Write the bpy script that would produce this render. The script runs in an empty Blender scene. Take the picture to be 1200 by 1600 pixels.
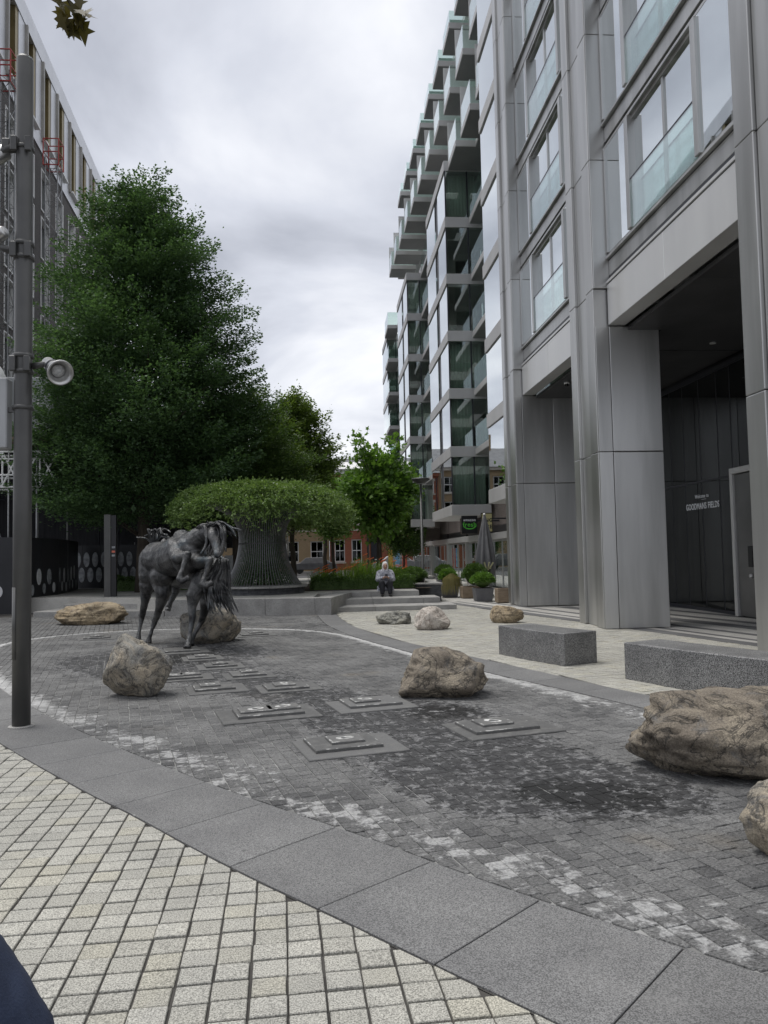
import bpy, bmesh, math, random
import numpy as np
from mathutils import Vector, Matrix
random.seed(7); RNG = np.random.default_rng(7)
R = math.radians
scene = bpy.context.scene
COL = scene.collection

# ------------------------------------------------------------------ camera
yaw, pitch, roll, EYE = R(4.3), math.atan(66/1200), R(1.15), 1.6
fw = Vector((math.sin(yaw)*math.cos(pitch), math.cos(yaw)*math.cos(pitch), math.sin(pitch)))
r0 = Vector((math.cos(yaw), -math.sin(yaw), 0)); u0 = r0.cross(fw)
rr = r0*math.cos(roll) - u0*math.sin(roll); uu = u0*math.cos(roll) + r0*math.sin(roll)
cd = bpy.data.cameras.new('camera'); cam = bpy.data.objects.new('camera', cd); COL.objects.link(cam)
M = Matrix((rr, uu, -fw)).transposed().to_4x4(); M.translation = (0, 0, EYE)
cam.matrix_world = M
cd.sensor_fit = 'VERTICAL'; cd.sensor_height = 36; cd.lens = 27.0; cd.clip_start = 0.05; cd.clip_end = 2000
scene.camera = cam
scene.render.resolution_x, scene.render.resolution_y = 768, 1024

# ------------------------------------------------------------------ overcast sky, soft sun, exposure
SUN_EL, SUN_AZ = R(70), R(-62)          # azimuth from +Y towards +X
world = bpy.data.worlds.new('World'); scene.world = world; world.use_nodes = True
nt = world.node_tree; nt.nodes.clear()
N = nt.nodes.new; L = nt.links.new
out = N('ShaderNodeOutputWorld'); mix = N('ShaderNodeMixShader')
sky = N('ShaderNodeTexSky'); sky.sky_type = 'NISHITA'; sky.sun_disc = False
sky.sun_elevation = SUN_EL; sky.sun_rotation = SUN_AZ; sky.air_density = 1.0; sky.dust_density = 2.0
b1 = N('ShaderNodeBackground'); b1.inputs[1].default_value = 0.10; L(sky.outputs[0], b1.inputs[0])
tc = N('ShaderNodeTexCoord'); sep = N('ShaderNodeSeparateXYZ'); L(tc.outputs['Generated'], sep.inputs[0])
ab = N('ShaderNodeMath'); ab.operation = 'ABSOLUTE'; L(sep.outputs[2], ab.inputs[0])
ad = N('ShaderNodeMath'); ad.operation = 'ADD'; ad.inputs[1].default_value = 0.30; L(ab.outputs[0], ad.inputs[0])
dv = [N('ShaderNodeMath') for _ in range(2)]
for k in range(2):
    dv[k].operation = 'DIVIDE'; L(sep.outputs[k], dv[k].inputs[0]); L(ad.outputs[0], dv[k].inputs[1])
cb = N('ShaderNodeCombineXYZ'); L(dv[0].outputs[0], cb.inputs[0]); L(dv[1].outputs[0], cb.inputs[1])
n1 = N('ShaderNodeTexNoise'); n1.inputs['Scale'].default_value = 1.7; n1.inputs['Detail'].default_value = 7
n1.inputs['Roughness'].default_value = 0.52; n1.inputs['Distortion'].default_value = 0.35; L(cb.outputs[0], n1.inputs[0])
n2 = N('ShaderNodeTexNoise'); n2.inputs['Scale'].default_value = 0.8; n2.inputs['Detail'].default_value = 3; L(cb.outputs[0], n2.inputs[0])
am = N('ShaderNodeMath'); am.operation = 'ADD'; L(n1.outputs[0], am.inputs[0]); L(n2.outputs[0], am.inputs[1])
hm = N('ShaderNodeMath'); hm.operation = 'MULTIPLY'; hm.inputs[1].default_value = 0.5; L(am.outputs[0], hm.inputs[0])
rp = N('ShaderNodeValToRGB'); L(hm.outputs[0], rp.inputs[0])
e = rp.color_ramp.elements
e[0].position = 0.41; e[0].color = (0.27, 0.282, 0.32, 1); e[1].position = 0.585; e[1].color = (0.66, 0.665, 0.685, 1)
m_ = e.new(0.50); m_.color = (0.44, 0.455, 0.50, 1)
b2 = N('ShaderNodeBackground'); b2.inputs[1].default_value = 1.0; L(rp.outputs[0], b2.inputs[0])
mix.inputs[0].default_value = 0.94
L(b1.outputs[0], mix.inputs[1]); L(b2.outputs[0], mix.inputs[2]); L(mix.outputs[0], out.inputs[0])
sl = bpy.data.lights.new('sun', 'SUN'); sl.energy = 1.5; sl.angle = R(30); sl.color = (1, 0.97, 0.93)
sun = bpy.data.objects.new('sun', sl); COL.objects.link(sun)
sd = Vector((math.sin(SUN_AZ)*math.cos(SUN_EL), math.cos(SUN_AZ)*math.cos(SUN_EL), math.sin(SUN_EL)))
sun.rotation_euler = sd.to_track_quat('Z', 'Y').to_euler(); sun.location = (0, 0, 60)
vs = scene.view_settings; vs.view_transform = 'Standard'; vs.look = 'None'; vs.exposure = 0.75; vs.gamma = 1.0
vs.use_curve_mapping = False
cy = scene.cycles; cy.max_bounces = 7; cy.diffuse_bounces = 3; cy.glossy_bounces = 4; cy.transmission_bounces = 4; cy.transparent_max_bounces = 8

# ------------------------------------------------------------------ materials
class NT:
    def __init__(s, name):
        s.m = bpy.data.materials.new(name); s.m.use_nodes = True; s.t = s.m.node_tree; s.t.nodes.clear()
        s.out = s.n('ShaderNodeOutputMaterial')
    def n(s, t, **kw):
        x = s.t.nodes.new(t)
        for k, v in kw.items():
            if hasattr(x, k): setattr(x, k, v)
        return x
    def l(s, a, b): s.t.links.new(a, b)
    def val(s, inp, v):
        if hasattr(v, 'is_linked') or isinstance(v, bpy.types.NodeSocket): s.l(v, inp)
        else: inp.default_value = v
    def math(s, op, a, b=0.0, clamp=False):
        x = s.n('ShaderNodeMath'); x.operation = op; x.use_clamp = clamp; s.val(x.inputs[0], a); s.val(x.inputs[1], b); return x.outputs[0]
    def mix(s, f, a, b, bt='MIX'):
        x = s.n('ShaderNodeMix'); x.data_type = 'RGBA'; x.blend_type = bt; s.val(x.inputs[0], f)
        for k, v in ((6, a), (7, b)):
            if isinstance(v, tuple): x.inputs[k].default_value = v if len(v) == 4 else v+(1,)
            else: s.l(v, x.inputs[k])
        return x.outputs[2]
    def noise(s, co, scale, detail=5, rough=.55, dist=0):
        x = s.n('ShaderNodeTexNoise'); x.inputs['Scale'].default_value = scale; x.inputs['Detail'].default_value = detail
        x.inputs['Roughness'].default_value = rough; x.inputs['Distortion'].default_value = dist
        if co is not None: s.l(co, x.inputs[0])
        return x.outputs[0]
    def ramp(s, f, a, b):      # smooth 0..1 between a and b
        x = s.n('ShaderNodeMapRange'); x.interpolation_type = 'SMOOTHSTEP'; s.l(f, x.inputs[0])
        x.inputs[1].default_value = a; x.inputs[2].default_value = b; return x.outputs[0]
    def coord(s, kind='Object', scale=(1, 1, 1)):
        if kind == 'Position': o = s.n('ShaderNodeNewGeometry').outputs['Position']
        else: o = s.n('ShaderNodeTexCoord').outputs[kind]
        if scale != (1, 1, 1):
            m = s.n('ShaderNodeMapping'); m.inputs[3].default_value = scale; s.l(o, m.inputs[0]); o = m.outputs[0]
        return o
    def rnd(s):
        a = s.n('ShaderNodeNewGeometry').outputs['Random Per Island']; b = s.n('ShaderNodeObjectInfo').outputs['Random']
        return s.math('FRACT', s.math('ADD', a, b))
    def attr(s, name):
        x = s.n('ShaderNodeAttribute'); x.attribute_name = name; return x.outputs['Fac']
    def bump(s, h, st, dist=.01):
        b = s.n('ShaderNodeBump'); b.inputs['Strength'].default_value = st; b.inputs['Distance'].default_value = dist; s.l(h, b.inputs['Height']); return b.outputs[0]
    def bsdf(s, col, rough=.6, metal=0, normal=None, spec=.5, alpha=None):
        p = s.n('ShaderNodeBsdfPrincipled')
        if isinstance(col, tuple): p.inputs['Base Color'].default_value = col if len(col) == 4 else col+(1,)
        else: s.l(col, p.inputs['Base Color'])
        s.val(p.inputs['Roughness'], rough); s.val(p.inputs['Metallic'], metal); p.inputs['Specular IOR Level'].default_value = spec
        if normal is not None: s.l(normal, p.inputs['Normal'])
        s.l(p.outputs[0], s.out.inputs[0]); return p

MATS = {}
def spots(t, co, c, amt):      # trodden-in gum, drips and scuffs
    for sc, thr, rad, col in ((2.6, .74, .085, (.045, .045, .045)), (4.1, .86, .075, (.40, .40, .39)), (9.0, .90, .10, (.05, .05, .05))):
        v = t.n('ShaderNodeTexVoronoi'); v.inputs['Scale'].default_value = sc; t.l(co, v.inputs['Vector'])
        sp = t.n('ShaderNodeSeparateColor'); t.l(v.outputs['Color'], sp.inputs[0])
        d = t.math('ADD', v.outputs['Distance'], t.math('MULTIPLY', t.math('SUBTRACT', t.noise(co, 30, 3), .5), .10))
        f = t.math('MULTIPLY', t.ramp(d, rad, rad*.6), t.math('GREATER_THAN', sp.outputs[0], thr)); c = t.mix(t.math('MULTIPLY', f, amt), c, col)
    return t.mix(t.math('MULTIPLY', t.ramp(t.noise(co, 1.1, 7, .7, 1.0), .56, .72), .35*amt), c, (.30, .295, .285))
def pm(name, base, var=None, scale=4, rough=.6, metal=0, bump=0, bscale=60, rand=0, speck=0, sscale=300, kind='Object', stretch=(1, 1, 1), spec=.5, rvar=0, dist=.01, gum=0):
    t = NT(name); co = t.coord(kind, stretch)
    n = t.noise(co, scale, 6)
    c = t.mix(t.ramp(n, .32, .68), base, var or base)
    if speck:
        c = t.mix(speck, c, t.mix(t.ramp(t.noise(co, sscale, 2, .6), .35, .65), (0, 0, 0), (1, 1, 1)), 'OVERLAY')
    if rand:
        g = t.math('MULTIPLY_ADD', t.rnd(), 2*rand); g.node.inputs[2].default_value = 1-rand
        c = t.mix(1.0, c, t.n('ShaderNodeCombineColor').outputs[0], 'MULTIPLY') if False else t.mix(1.0, c, g, 'MULTIPLY')
    if gum: c = spots(t, co, c, gum)
    nr = t.bump(t.noise(co, bscale, 5), bump, dist) if bump else None
    ro = rough
    if rvar:
        x = t.math('MULTIPLY_ADD', n, rvar); x.node.inputs[2].default_value = rough-rvar/2; ro = x
    t.bsdf(c, ro, metal, nr, spec); MATS[name] = t.m; return t.m

def glass(name, tint, f0=.10, power=3.2, refl=(.93, .96, .97)):
    t = NT(name)
    lw = t.n('ShaderNodeLayerWeight'); lw.inputs[0].default_value = .5
    p = t.math('POWER', lw.outputs['Facing'], power)
    f = t.math('MULTIPLY_ADD', p, 1-f0); f.node.inputs[2].default_value = f0
    tr = t.n('ShaderNodeBsdfTransparent'); tr.inputs[0].default_value = tint+(1,)
    gl = t.n('ShaderNodeBsdfGlossy'); gl.inputs[0].default_value = refl+(1,); gl.inputs['Roughness'].default_value = .015
    gl.inputs['Normal']
    b = t.bump(t.noise(t.coord('Object'), .7, 2), .05, .02); t.l(b, gl.inputs['Normal'])
    mx = t.n('ShaderNodeMixShader'); t.l(f, mx.inputs[0]); t.l(tr.outputs[0], mx.inputs[1]); t.l(gl.outputs[0], mx.inputs[2])
    t.l(mx.outputs[0], t.out.inputs[0]); MATS[name] = t.m; return t.m

def leafmat(name, dark, light, back=.35, rough=.5):
    t = NT(name); r = t.rnd()
    c = t.mix(r, dark, light)
    n = t.noise(t.coord('Position'), .9, 3)
    c = t.mix(t.ramp(n, .3, .7), c, t.mix(.5, c, light), 'MIX')
    p = t.bsdf(c, rough, 0, None, .35)
    tl = t.n('ShaderNodeBsdfTranslucent'); t.l(t.mix(1.0, c, (1.3, 1.4, .7), 'MULTIPLY'), tl.inputs[0])
    mx = t.n('ShaderNodeMixShader'); mx.inputs[0].default_value = back; t.l(p.outputs[0], mx.inputs[1]); t.l(tl.outputs[0], mx.inputs[2])
    t.l(mx.outputs[0], t.out.inputs[0]); MATS[name] = t.m; return t.m

def brickmat(name, c1, c2, mortar, bw=.225, bh=.075, rough=.85):
    t = NT(name); co = t.n('ShaderNodeTexCoord').outputs['Object']
    s = t.n('ShaderNodeSeparateXYZ'); t.l(co, s.inputs[0]); cbn = t.n('ShaderNodeCombineXYZ')
    t.l(t.math('ADD', s.outputs[0], s.outputs[1]), cbn.inputs[0]); t.l(s.outputs[2], cbn.inputs[1])
    b = t.n('ShaderNodeTexBrick'); t.l(cbn.outputs[0], b.inputs['Vector']); b.inputs['Scale'].default_value = 1
    b.inputs['Brick Width'].default_value = bw; b.inputs['Row Height'].default_value = bh; b.inputs['Mortar Size'].default_value = .008
    b.inputs['Color1'].default_value = c1+(1,); b.inputs['Color2'].default_value = c2+(1,); b.inputs['Mortar'].default_value = mortar+(1,)
    c = t.mix(.35, b.outputs[0], t.mix(t.noise(co, 1.3, 6), tuple(x*.55 for x in c1), c2))
    t.bsdf(c, rough, 0, t.bump(b.outputs[1], .4, -.008)); MATS[name] = t.m; return t.m

pm('asphalt', (.07, .07, .072), (.10, .10, .10), 2, .85, bump=.2, kind='Position')
pm('joint_dark', (.035, .033, .03), (.07, .066, .06), 3, .9, kind='Position')
pm('joint_pale', (.13, .13, .125), (.30, .30, .29), 2.2, .9, kind='Position', bump=.3, bscale=120)
pm('granite_band', (.120, .120, .120), (.155, .155, .153), 1.6, .72, rand=.10, speck=.5, sscale=170, gum=.6, bump=.14, bscale=220, kind='Position', rvar=.2)
pm('granite_step', (.24, .235, .225), (.32, .315, .30), 2.4, .75, rand=.07, speck=.4, sscale=120, bump=.1, bscale=150, kind='Position')
pm('granite_dark', (.125, .125, .125), (.17, .17, .168), 3, .42, speck=.85, sscale=95, bump=.12, bscale=160, kind='Position', rvar=.2)
pm('strip_light', (.36, .35, .325), (.44, .43, .40), 1.2, .7, rand=.06, speck=.3, sscale=150, kind='Position')
pm('strip_dark', (.10, .10, .102), (.14, .14, .14), 1.2, .65, rand=.06, speck=.3, sscale=150, kind='Position')
pm('metal', (.40, .40, .39), (.54, .54, .53), 2.2, .33, .80, rand=.09, stretch=(1, 1, .10), rvar=.12, bump=.02, bscale=1.3, dist=.05)
pm('metal_pale', (.60, .60, .595), (.67, .67, .66), .9, .36, .45, rand=.05, stretch=(1, 1, .3), rvar=.12)
pm('metal_dark', (.20, .20, .20), (.25, .25, .25), 1, .4, .9, rand=.05, rvar=.1)
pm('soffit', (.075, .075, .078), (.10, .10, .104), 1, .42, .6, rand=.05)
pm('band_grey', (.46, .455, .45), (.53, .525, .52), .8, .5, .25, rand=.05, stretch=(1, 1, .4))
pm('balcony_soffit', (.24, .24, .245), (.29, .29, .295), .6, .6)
pm('frame_dark', (.035, .037, .045), None, 3, .4, .3)
pm('pole_grey', (.072, .072, .071), (.092, .092, .090), 2.2, .42, .35, rvar=.15)
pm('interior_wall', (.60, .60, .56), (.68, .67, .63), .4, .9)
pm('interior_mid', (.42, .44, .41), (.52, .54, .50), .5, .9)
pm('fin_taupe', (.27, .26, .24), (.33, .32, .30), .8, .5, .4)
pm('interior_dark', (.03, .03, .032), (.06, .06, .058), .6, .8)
pm('curtain_green', (.62, .67, .61), (.76, .79, .73), 1.5, .9, stretch=(3, 3, .2))
pm('curtain_brown', (.26, .24, .20), (.36, .34, .30), 1.5, .9, stretch=(3, 3, .2))
glass('glass_clear', (.55, .66, .62), .60, 1.8)
glass('glass_green', (.82, .90, .86), .27, 2.8)
glass('glass_mirror', (.30, .36, .38), .42, 1.4)
glass('glass_dark', (.10, .12, .12), .035, 4.2)
glass('glass_rail', (.84, .93, .90), .12, 3.0)
brickmat('brick_dark', (.060, .055, .052), (.095, .086, .08), (.13, .125, .12))
brickmat('brick_grey', (.15, .12, .11), (.20, .165, .15), (.22, .21, .20))
brickmat('brick_red', (.30, .085, .045), (.37, .115, .06), (.30, .20, .15))
brickmat('brick_yellow', (.36, .25, .13), (.42, .30, .17), (.38, .34, .28))
pm('clad_white', (.55, .56, .58), (.63, .64, .66), .6, .4, .5, rand=.05)
pm('clad_gold', (.22, .175, .085), (.28, .23, .12), .8, .42, .7)
pm('white_paint', (.72, .72, .71), (.80, .80, .79), 2, .5)
pm('stone_trim', (.50, .46, .40), (.58, .54, .48), 2, .8)
pm('slate_roof', (.10, .105, .115), (.15, .155, .165), 2, .7, bump=.2, bscale=9)
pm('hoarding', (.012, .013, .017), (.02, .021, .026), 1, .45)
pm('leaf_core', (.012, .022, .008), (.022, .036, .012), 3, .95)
pm('shade_sheet', (.018, .019, .022), (.04, .04, .044), 2.5, .9, stretch=(3, 3, .3))  # near-black colour standing in for deep shade under the tree
pm('print_white', (.55, .56, .58), (.70, .71, .72), 9, .5)
pm('print_pale', (.18, .19, .20), (.42, .44, .46), 6, .5)
pm('red_paint', (.34, .04, .035), (.42, .06, .05), 3, .5)
pm('galv', (.24, .245, .25), (.32, .325, .33), 6, .5, .6)
pm('sheet_grey', (.30, .31, .32), (.40, .41, .42), 1.2, .7)
pm('bark', (.045, .036, .028), (.085, .07, .055), 9, .95, bump=.6, bscale=26, stretch=(1, 1, .25), dist=.03)
pm('bark_white', (.50, .49, .46), (.22, .20, .18), 7, .9, stretch=(1, 1, 2.5))
pm('slate_stone', (.045, .047, .052), (.085, .087, .092), 5, .7, bump=.6, bscale=18, rand=.25, kind='Position')
pm('wood_box', (.20, .15, .10), (.27, .21, .15), 5, .8, stretch=(1, 1, 6))
pm('soil', (.03, .022, .015), (.05, .036, .025), 8, 1.0, bump=.8, bscale=30)
pm('fabric_grey', (.13, .13, .135), (.17, .17, .175), 3, .95, bump=.15, bscale=90)
pm('fabric_pale', (.42, .40, .22), (.50, .48, .28), 3, .95)
pm('sign_black', (.010, .010, .012), None, 3, .35)
pm('sign_green', (.10, .55, .05), None, 3, .5)
pm('sign_white', (.75, .77, .80), None, 3, .5)
pm('sign_yellow', (.46, .42, .20), (.52, .48, .25), 3, .6)
pm('ink', (.02, .02, .02), None, 3, .6)
pm('shop_green', (.03, .16, .035), (.05, .24, .05), 1.2, .5)
pm('shop_blue', (.18, .42, .55), (.25, .50, .62), 1.2, .5)
pm('poster_red', (.50, .06, .07), (.6, .2, .1), 3, .6)
pm('poster_blue', (.12, .30, .55), (.3, .55, .7), 3, .6)
pm('poster_yellow', (.55, .45, .10), (.6, .3, .05), 3, .6)
pm('skin', (.36, .22, .16), (.42, .26, .19), 8, .6)
pm('jacket_print', (.14, .145, .18), (.52, .53, .58), 15, .85)
pm('scarf_white', (.62, .60, .60), (.70, .68, .68), 9, .9)
pm('trouser_dark', (.018, .019, .024), (.03, .031, .036), 9, .9)
pm('hair_dark', (.012, .010, .009), None, 5, .6)
pm('shoe_black', (.012, .012, .012), None, 5, .6)
pm('navy_cloth', (.012, .020, .045), (.022, .034, .070), 30, .9, bump=.3, bscale=400, dist=.003)
pm('lens_glass', (.30, .31, .31), (.50, .50, .49), 40, .25)
pm('flower_orange', (.60, .11, .02), (.65, .16, .03), 9, .6)
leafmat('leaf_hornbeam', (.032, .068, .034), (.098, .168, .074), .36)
leafmat('leaf_hornbeam_b', (.036, .070, .024), (.110, .175, .050), .36)
leafmat('leaf_olive', (.080, .125, .032), (.165, .230, .065), .40)
leafmat('leaf_plane', (.060, .135, .030), (.150, .260, .055), .42, .42)
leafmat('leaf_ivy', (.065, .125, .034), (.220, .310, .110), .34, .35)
leafmat('leaf_hedge', (.035, .075, .022), (.095, .160, .040), .34)
leafmat('leaf_strap', (.070, .135, .026), (.150, .230, .050), .4, .4)
leafmat('leaf_grass', (.20, .18, .07), (.34, .30, .13), .3, .7)
leafmat('leaf_maple', (.045, .040, .014), (.110, .085, .020), .35)
# ------------------------------------------------------------------ mesh helpers
ORG = {}
def top(o, label, cat, group=None, kind=None):
    if label: o['label'] = label
    if cat: o['category'] = cat
    if group: o['group'] = group
    if kind: o['kind'] = kind
    return o
def thing(name, label, cat, loc=(0, 0, 0), group=None):
    o = bpy.data.objects.new(name, None); COL.objects.link(o); o.location = loc; o.empty_display_size = .2
    ORG[o.name] = Vector(loc); return top(o, label, cat, group)
def link(name, me, mat=None, parent=None):
    o = bpy.data.objects.new(name, me); COL.objects.link(o)
    if parent is not None: o.parent = parent; ORG[o.name] = ORG.get(parent.name, Vector((0, 0, 0)))
    else: ORG[o.name] = Vector((0, 0, 0))
    if mat is not None and not me.materials: me.materials.append(MATS[mat] if isinstance(mat, str) else mat)
    return o
def share(o, parent, loc=None, rotz=0):      # another copy of a part, sharing its mesh
    c = o.copy(); COL.objects.link(c); c.parent = parent; ORG[c.name] = ORG.get(parent.name, Vector((0, 0, 0)))
    if loc is not None: c.location = loc
    if rotz: c.rotation_euler[2] = rotz
    return c
class MB:
    def __init__(s): s.v = []; s.f = []
    def add(s, vs, fs):
        b = len(s.v); s.v += [tuple(p) for p in vs]; s.f += [tuple(b+i for i in f) for f in fs]; return s
    def box(s, x0, x1, y0, y1, z0, z1):
        return s.hexa([(x0, y0, z0), (x1, y0, z0), (x1, y1, z0), (x0, y1, z0), (x0, y0, z1), (x1, y0, z1), (x1, y1, z1), (x0, y1, z1)])
    def hexa(s, p):
        return s.add(p, [(3, 2, 1, 0), (4, 5, 6, 7), (0, 1, 5, 4), (1, 2, 6, 5), (2, 3, 7, 6), (3, 0, 4, 7)])
    def fbox(s, o, e1, e2, a0, a1, b0, b1, z0, z1):      # box in a frame o + a e1 + b e2
        P = lambda a, b, z: (o[0]+a*e1[0]+b*e2[0], o[1]+a*e1[1]+b*e2[1], z)
        return s.hexa([P(a0, b0, z0), P(a1, b0, z0), P(a1, b1, z0), P(a0, b1, z0), P(a0, b0, z1), P(a1, b0, z1), P(a1, b1, z1), P(a0, b1, z1)])
    def prism(s, poly, z0, z1):
        n = len(poly); return s.add([(x, y, z0) for x, y in poly]+[(x, y, z1) for x, y in poly],
            [tuple(range(n-1, -1, -1)), tuple(range(n, 2*n))]+[(i, (i+1) % n, n+(i+1) % n, n+i) for i in range(n)])
    def tube(s, pts, r, n=8, cap=True, flat=1.0):
        pts = [Vector(p) for p in pts]; m = len(pts); rs = [float(x) for x in r] if hasattr(r, '__len__') else [float(r)]*m
        up = None; vs = []
        for i, p in enumerate(pts):
            d = (pts[min(i+1, m-1)]-pts[max(i-1, 0)]).normalized()
            if up is None:
                up = Vector((0, 0, 1)) if abs(d.z) < .9 else Vector((1, 0, 0))
            a = d.cross(up).normalized() if d.cross(up).length > 1e-5 else d.orthogonal().normalized(); b = a.cross(d).normalized(); up = b
            vs += [p+rs[i]*(math.cos(2*math.pi*k/n)*a+flat*math.sin(2*math.pi*k/n)*b) for k in range(n)]
        fs = [(i*n+k, i*n+(k+1) % n, (i+1)*n+(k+1) % n, (i+1)*n+k) for i in range(m-1) for k in range(n)]
        if cap: fs += [tuple(range(n-1, -1, -1)), tuple(range((m-1)*n, m*n))]
        return s.add(vs, fs)
    def lathe(s, c, prof, n=32, axis=None):
        c = Vector(c)
        if axis is None: A, Bv, Cv = Vector((1, 0, 0)), Vector((0, 1, 0)), Vector((0, 0, 1))
        else:
            Cv = Vector(axis).normalized(); A = Cv.orthogonal().normalized(); Bv = Cv.cross(A)
        vs = [c+A*(r*math.cos(2*math.pi*k/n))+Bv*(r*math.sin(2*math.pi*k/n))+Cv*z for r, z in prof for k in range(n)]
        m = len(prof)
        fs = [(i*n+k, i*n+(k+1) % n, (i+1)*n+(k+1) % n, (i+1)*n+k) for i in range(m-1) for k in range(n)]
        fs += [tuple(range(n-1, -1, -1)), tuple(range((m-1)*n, m*n))]
        return s.add(vs, fs)
    def ball(s, c, r, n=12, m=8, rot=None):
        c = Vector(c); r = Vector(r if hasattr(r, '__len__') else (r, r, r)); vs = []
        for i in range(m+1):
            th = math.pi*i/m
            for k in range(n):
                p = Vector((r.x*math.sin(th)*math.cos(2*math.pi*k/n), r.y*math.sin(th)*math.sin(2*math.pi*k/n), r.z*math.cos(th)))
                vs.append(c+(rot @ p if rot is not None else p))
        return s.add(vs, [(i*n+k, (i+1)*n+k, (i+1)*n+(k+1) % n, i*n+(k+1) % n) for i in range(m) for k in range(n)])
    def limb(s, pts, rs, n=12):      # tapered chain with rounded joints, to be fused by a remesh
        for i in range(len(pts)-1):
            s.tube([pts[i], pts[i+1]], [rs[i], rs[i+1]], n)
        for p, r in zip(pts, rs): s.ball(p, r*1.0, n, 8)
        return s
    def mesh(s, name, org=None):
        v = s.v if org is None else [(a-org[0], b-org[1], c-org[2]) for a, b, c in s.v]
        me = bpy.data.meshes.new(name); me.from_pydata(v, [], s.f); me.update(); return me
    def build(s, name, mat, parent=None, smooth=False, bevel=0, seg=1):
        org = ORG.get(parent.name) if parent is not None else None
        o = link(name, s.mesh(name, org), mat, parent)
        if smooth: o.data.polygons.foreach_set('use_smooth', [True]*len(o.data.polygons))
        if bevel:
            b = o.modifiers.new('b', 'BEVEL'); b.width = bevel; b.segments = seg; b.limit_method = 'ANGLE'
        return o
def fixnormals(o):
    bm = bmesh.new(); bm.from_mesh(o.data); bmesh.ops.recalc_face_normals(bm, faces=bm.faces); bm.to_mesh(o.data); bm.free(); return o
def bx(name, mat, parent, x0, x1, y0, y1, z0, z1, bevel=0, seg=1):
    return MB().box(x0, x1, y0, y1, z0, z1).build(name, mat, parent, False, bevel, seg)
def fast(name, V, nper, mat, parent=None, org=(0, 0, 0)):     # many separate polygons of nper corners, quickly
    V = (np.asarray(V, dtype=np.float32).reshape(-1, 3)-np.array(org, dtype=np.float32)); n = len(V); me = bpy.data.meshes.new(name)
    me.vertices.add(n); me.vertices.foreach_set('co', V.ravel()); me.loops.add(n); me.loops.foreach_set('vertex_index', np.arange(n, dtype=np.int32))
    k = n//nper; me.polygons.add(k); me.polygons.foreach_set('loop_start', np.arange(0, n, nper, dtype=np.int32)); me.polygons.foreach_set('loop_total', np.full(k, nper, dtype=np.int32))
    me.update(calc_edges=True); return link(name, me, mat, parent)
def unit(a): return a/np.maximum(np.linalg.norm(a, axis=-1, keepdims=True), 1e-6)
def leafquads(C, D, S, wr=.5, fold=.0, up=None):      # diamond leaves: base point, direction, length
    D = unit(D); Rn = RNG.normal(size=C.shape)
    if up is not None: Rn = Rn*.55+np.array([0, 0, 1.0])*up
    W = unit(np.cross(D, np.cross(Rn, D))); W = unit(np.cross(D, W)); S = S[:, None]
    a = C; b = C+D*S*.5+W*S*wr*.5; c = C+D*S; d = C+D*S*.5-W*S*wr*.5
    return np.stack([a, b, c, d], 1)
def catmull(P, per=12, closed=False):
    P = [np.array(p, float) for p in P]; n = len(P); o = []
    rng = range(n) if closed else range(n-1)
    for i in rng:
        if closed: a, b, c, d = P[i-1], P[i], P[(i+1) % n], P[(i+2) % n]
        else: a, b, c, d = P[max(i-1, 0)], P[i], P[i+1], P[min(i+2, n-1)]
        for k in range(per):
            t = k/per; o.append(.5*((2*b)+(-a+c)*t+(2*a-5*b+4*c-d)*t*t+(-a+3*b-3*c+d)*t**3))
    if not closed: o.append(P[-1])
    return np.array(o)
def resample(P, step, closed=False):
    Q = np.vstack([P, P[:1]]) if closed else P
    d = np.r_[0, np.cumsum(np.linalg.norm(np.diff(Q, axis=0), axis=1))]; n = max(2, int(d[-1]/step))
    s = np.linspace(0, d[-1], n+1)[:-1] if closed else np.linspace(0, d[-1], n+1)
    return np.stack([np.interp(s, d, Q[:, k]) for k in range(Q.shape[1])], 1)
def inside(poly, pts):
    poly = np.asarray(poly)
    x, y = pts[:, 0], pts[:, 1]; r = np.zeros(len(pts), bool); n = len(poly)
    for i in range(n):
        a, b = poly[i], poly[(i+1) % n]
        if a[1] == b[1]: continue
        c = ((a[1] > y) != (b[1] > y)) & (x < (b[0]-a[0])*(y-a[1])/(b[1]-a[1])+a[0]); r ^= c
    return r
def nearest(poly, pts):
    if len(pts) > 4000 and len(poly) > 300:      # coarse first, then refine around the hit
        st = 12; co = poly[::st]; n = len(poly); di = np.zeros(len(pts)); ix = np.zeros(len(pts), int)
        for i in range(0, len(pts), 20000):
            q = pts[i:i+20000]; d2 = (q[:, None, 0]-co[None, :, 0])**2+(q[:, None, 1]-co[None, :, 1])**2; k = d2.argmin(1)*st
            cand = np.clip(k[:, None]+np.arange(-st, st+1)[None], 0, n-1); d3 = ((q[:, None, :]-poly[cand])**2).sum(2); j = d3.argmin(1)
            ix[i:i+20000] = cand[np.arange(len(q)), j]; di[i:i+20000] = np.sqrt(d3.min(1))
        return di, ix
    di = np.zeros(len(pts)); ix = np.zeros(len(pts), int)
    for i in range(0, len(pts), 1500):
        q = ((pts[i:i+1500, None, :]-poly[None])**2).sum(2); ix[i:i+1500] = q.argmin(1); di[i:i+1500] = np.sqrt(q.min(1))
    return di, ix
def clip(poly, p, n):      # keep the side where (q-p).n <= 0
    o = []; m = len(poly)
    for i in range(m):
        a, b = poly[i], poly[(i+1) % m]; da = (a-p) @ n; db = (b-p) @ n
        if da <= 0: o.append(a)
        if (da < 0 < db) or (db < 0 < da): o.append(a+(b-a)*da/(da-db))
    return o
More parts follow.
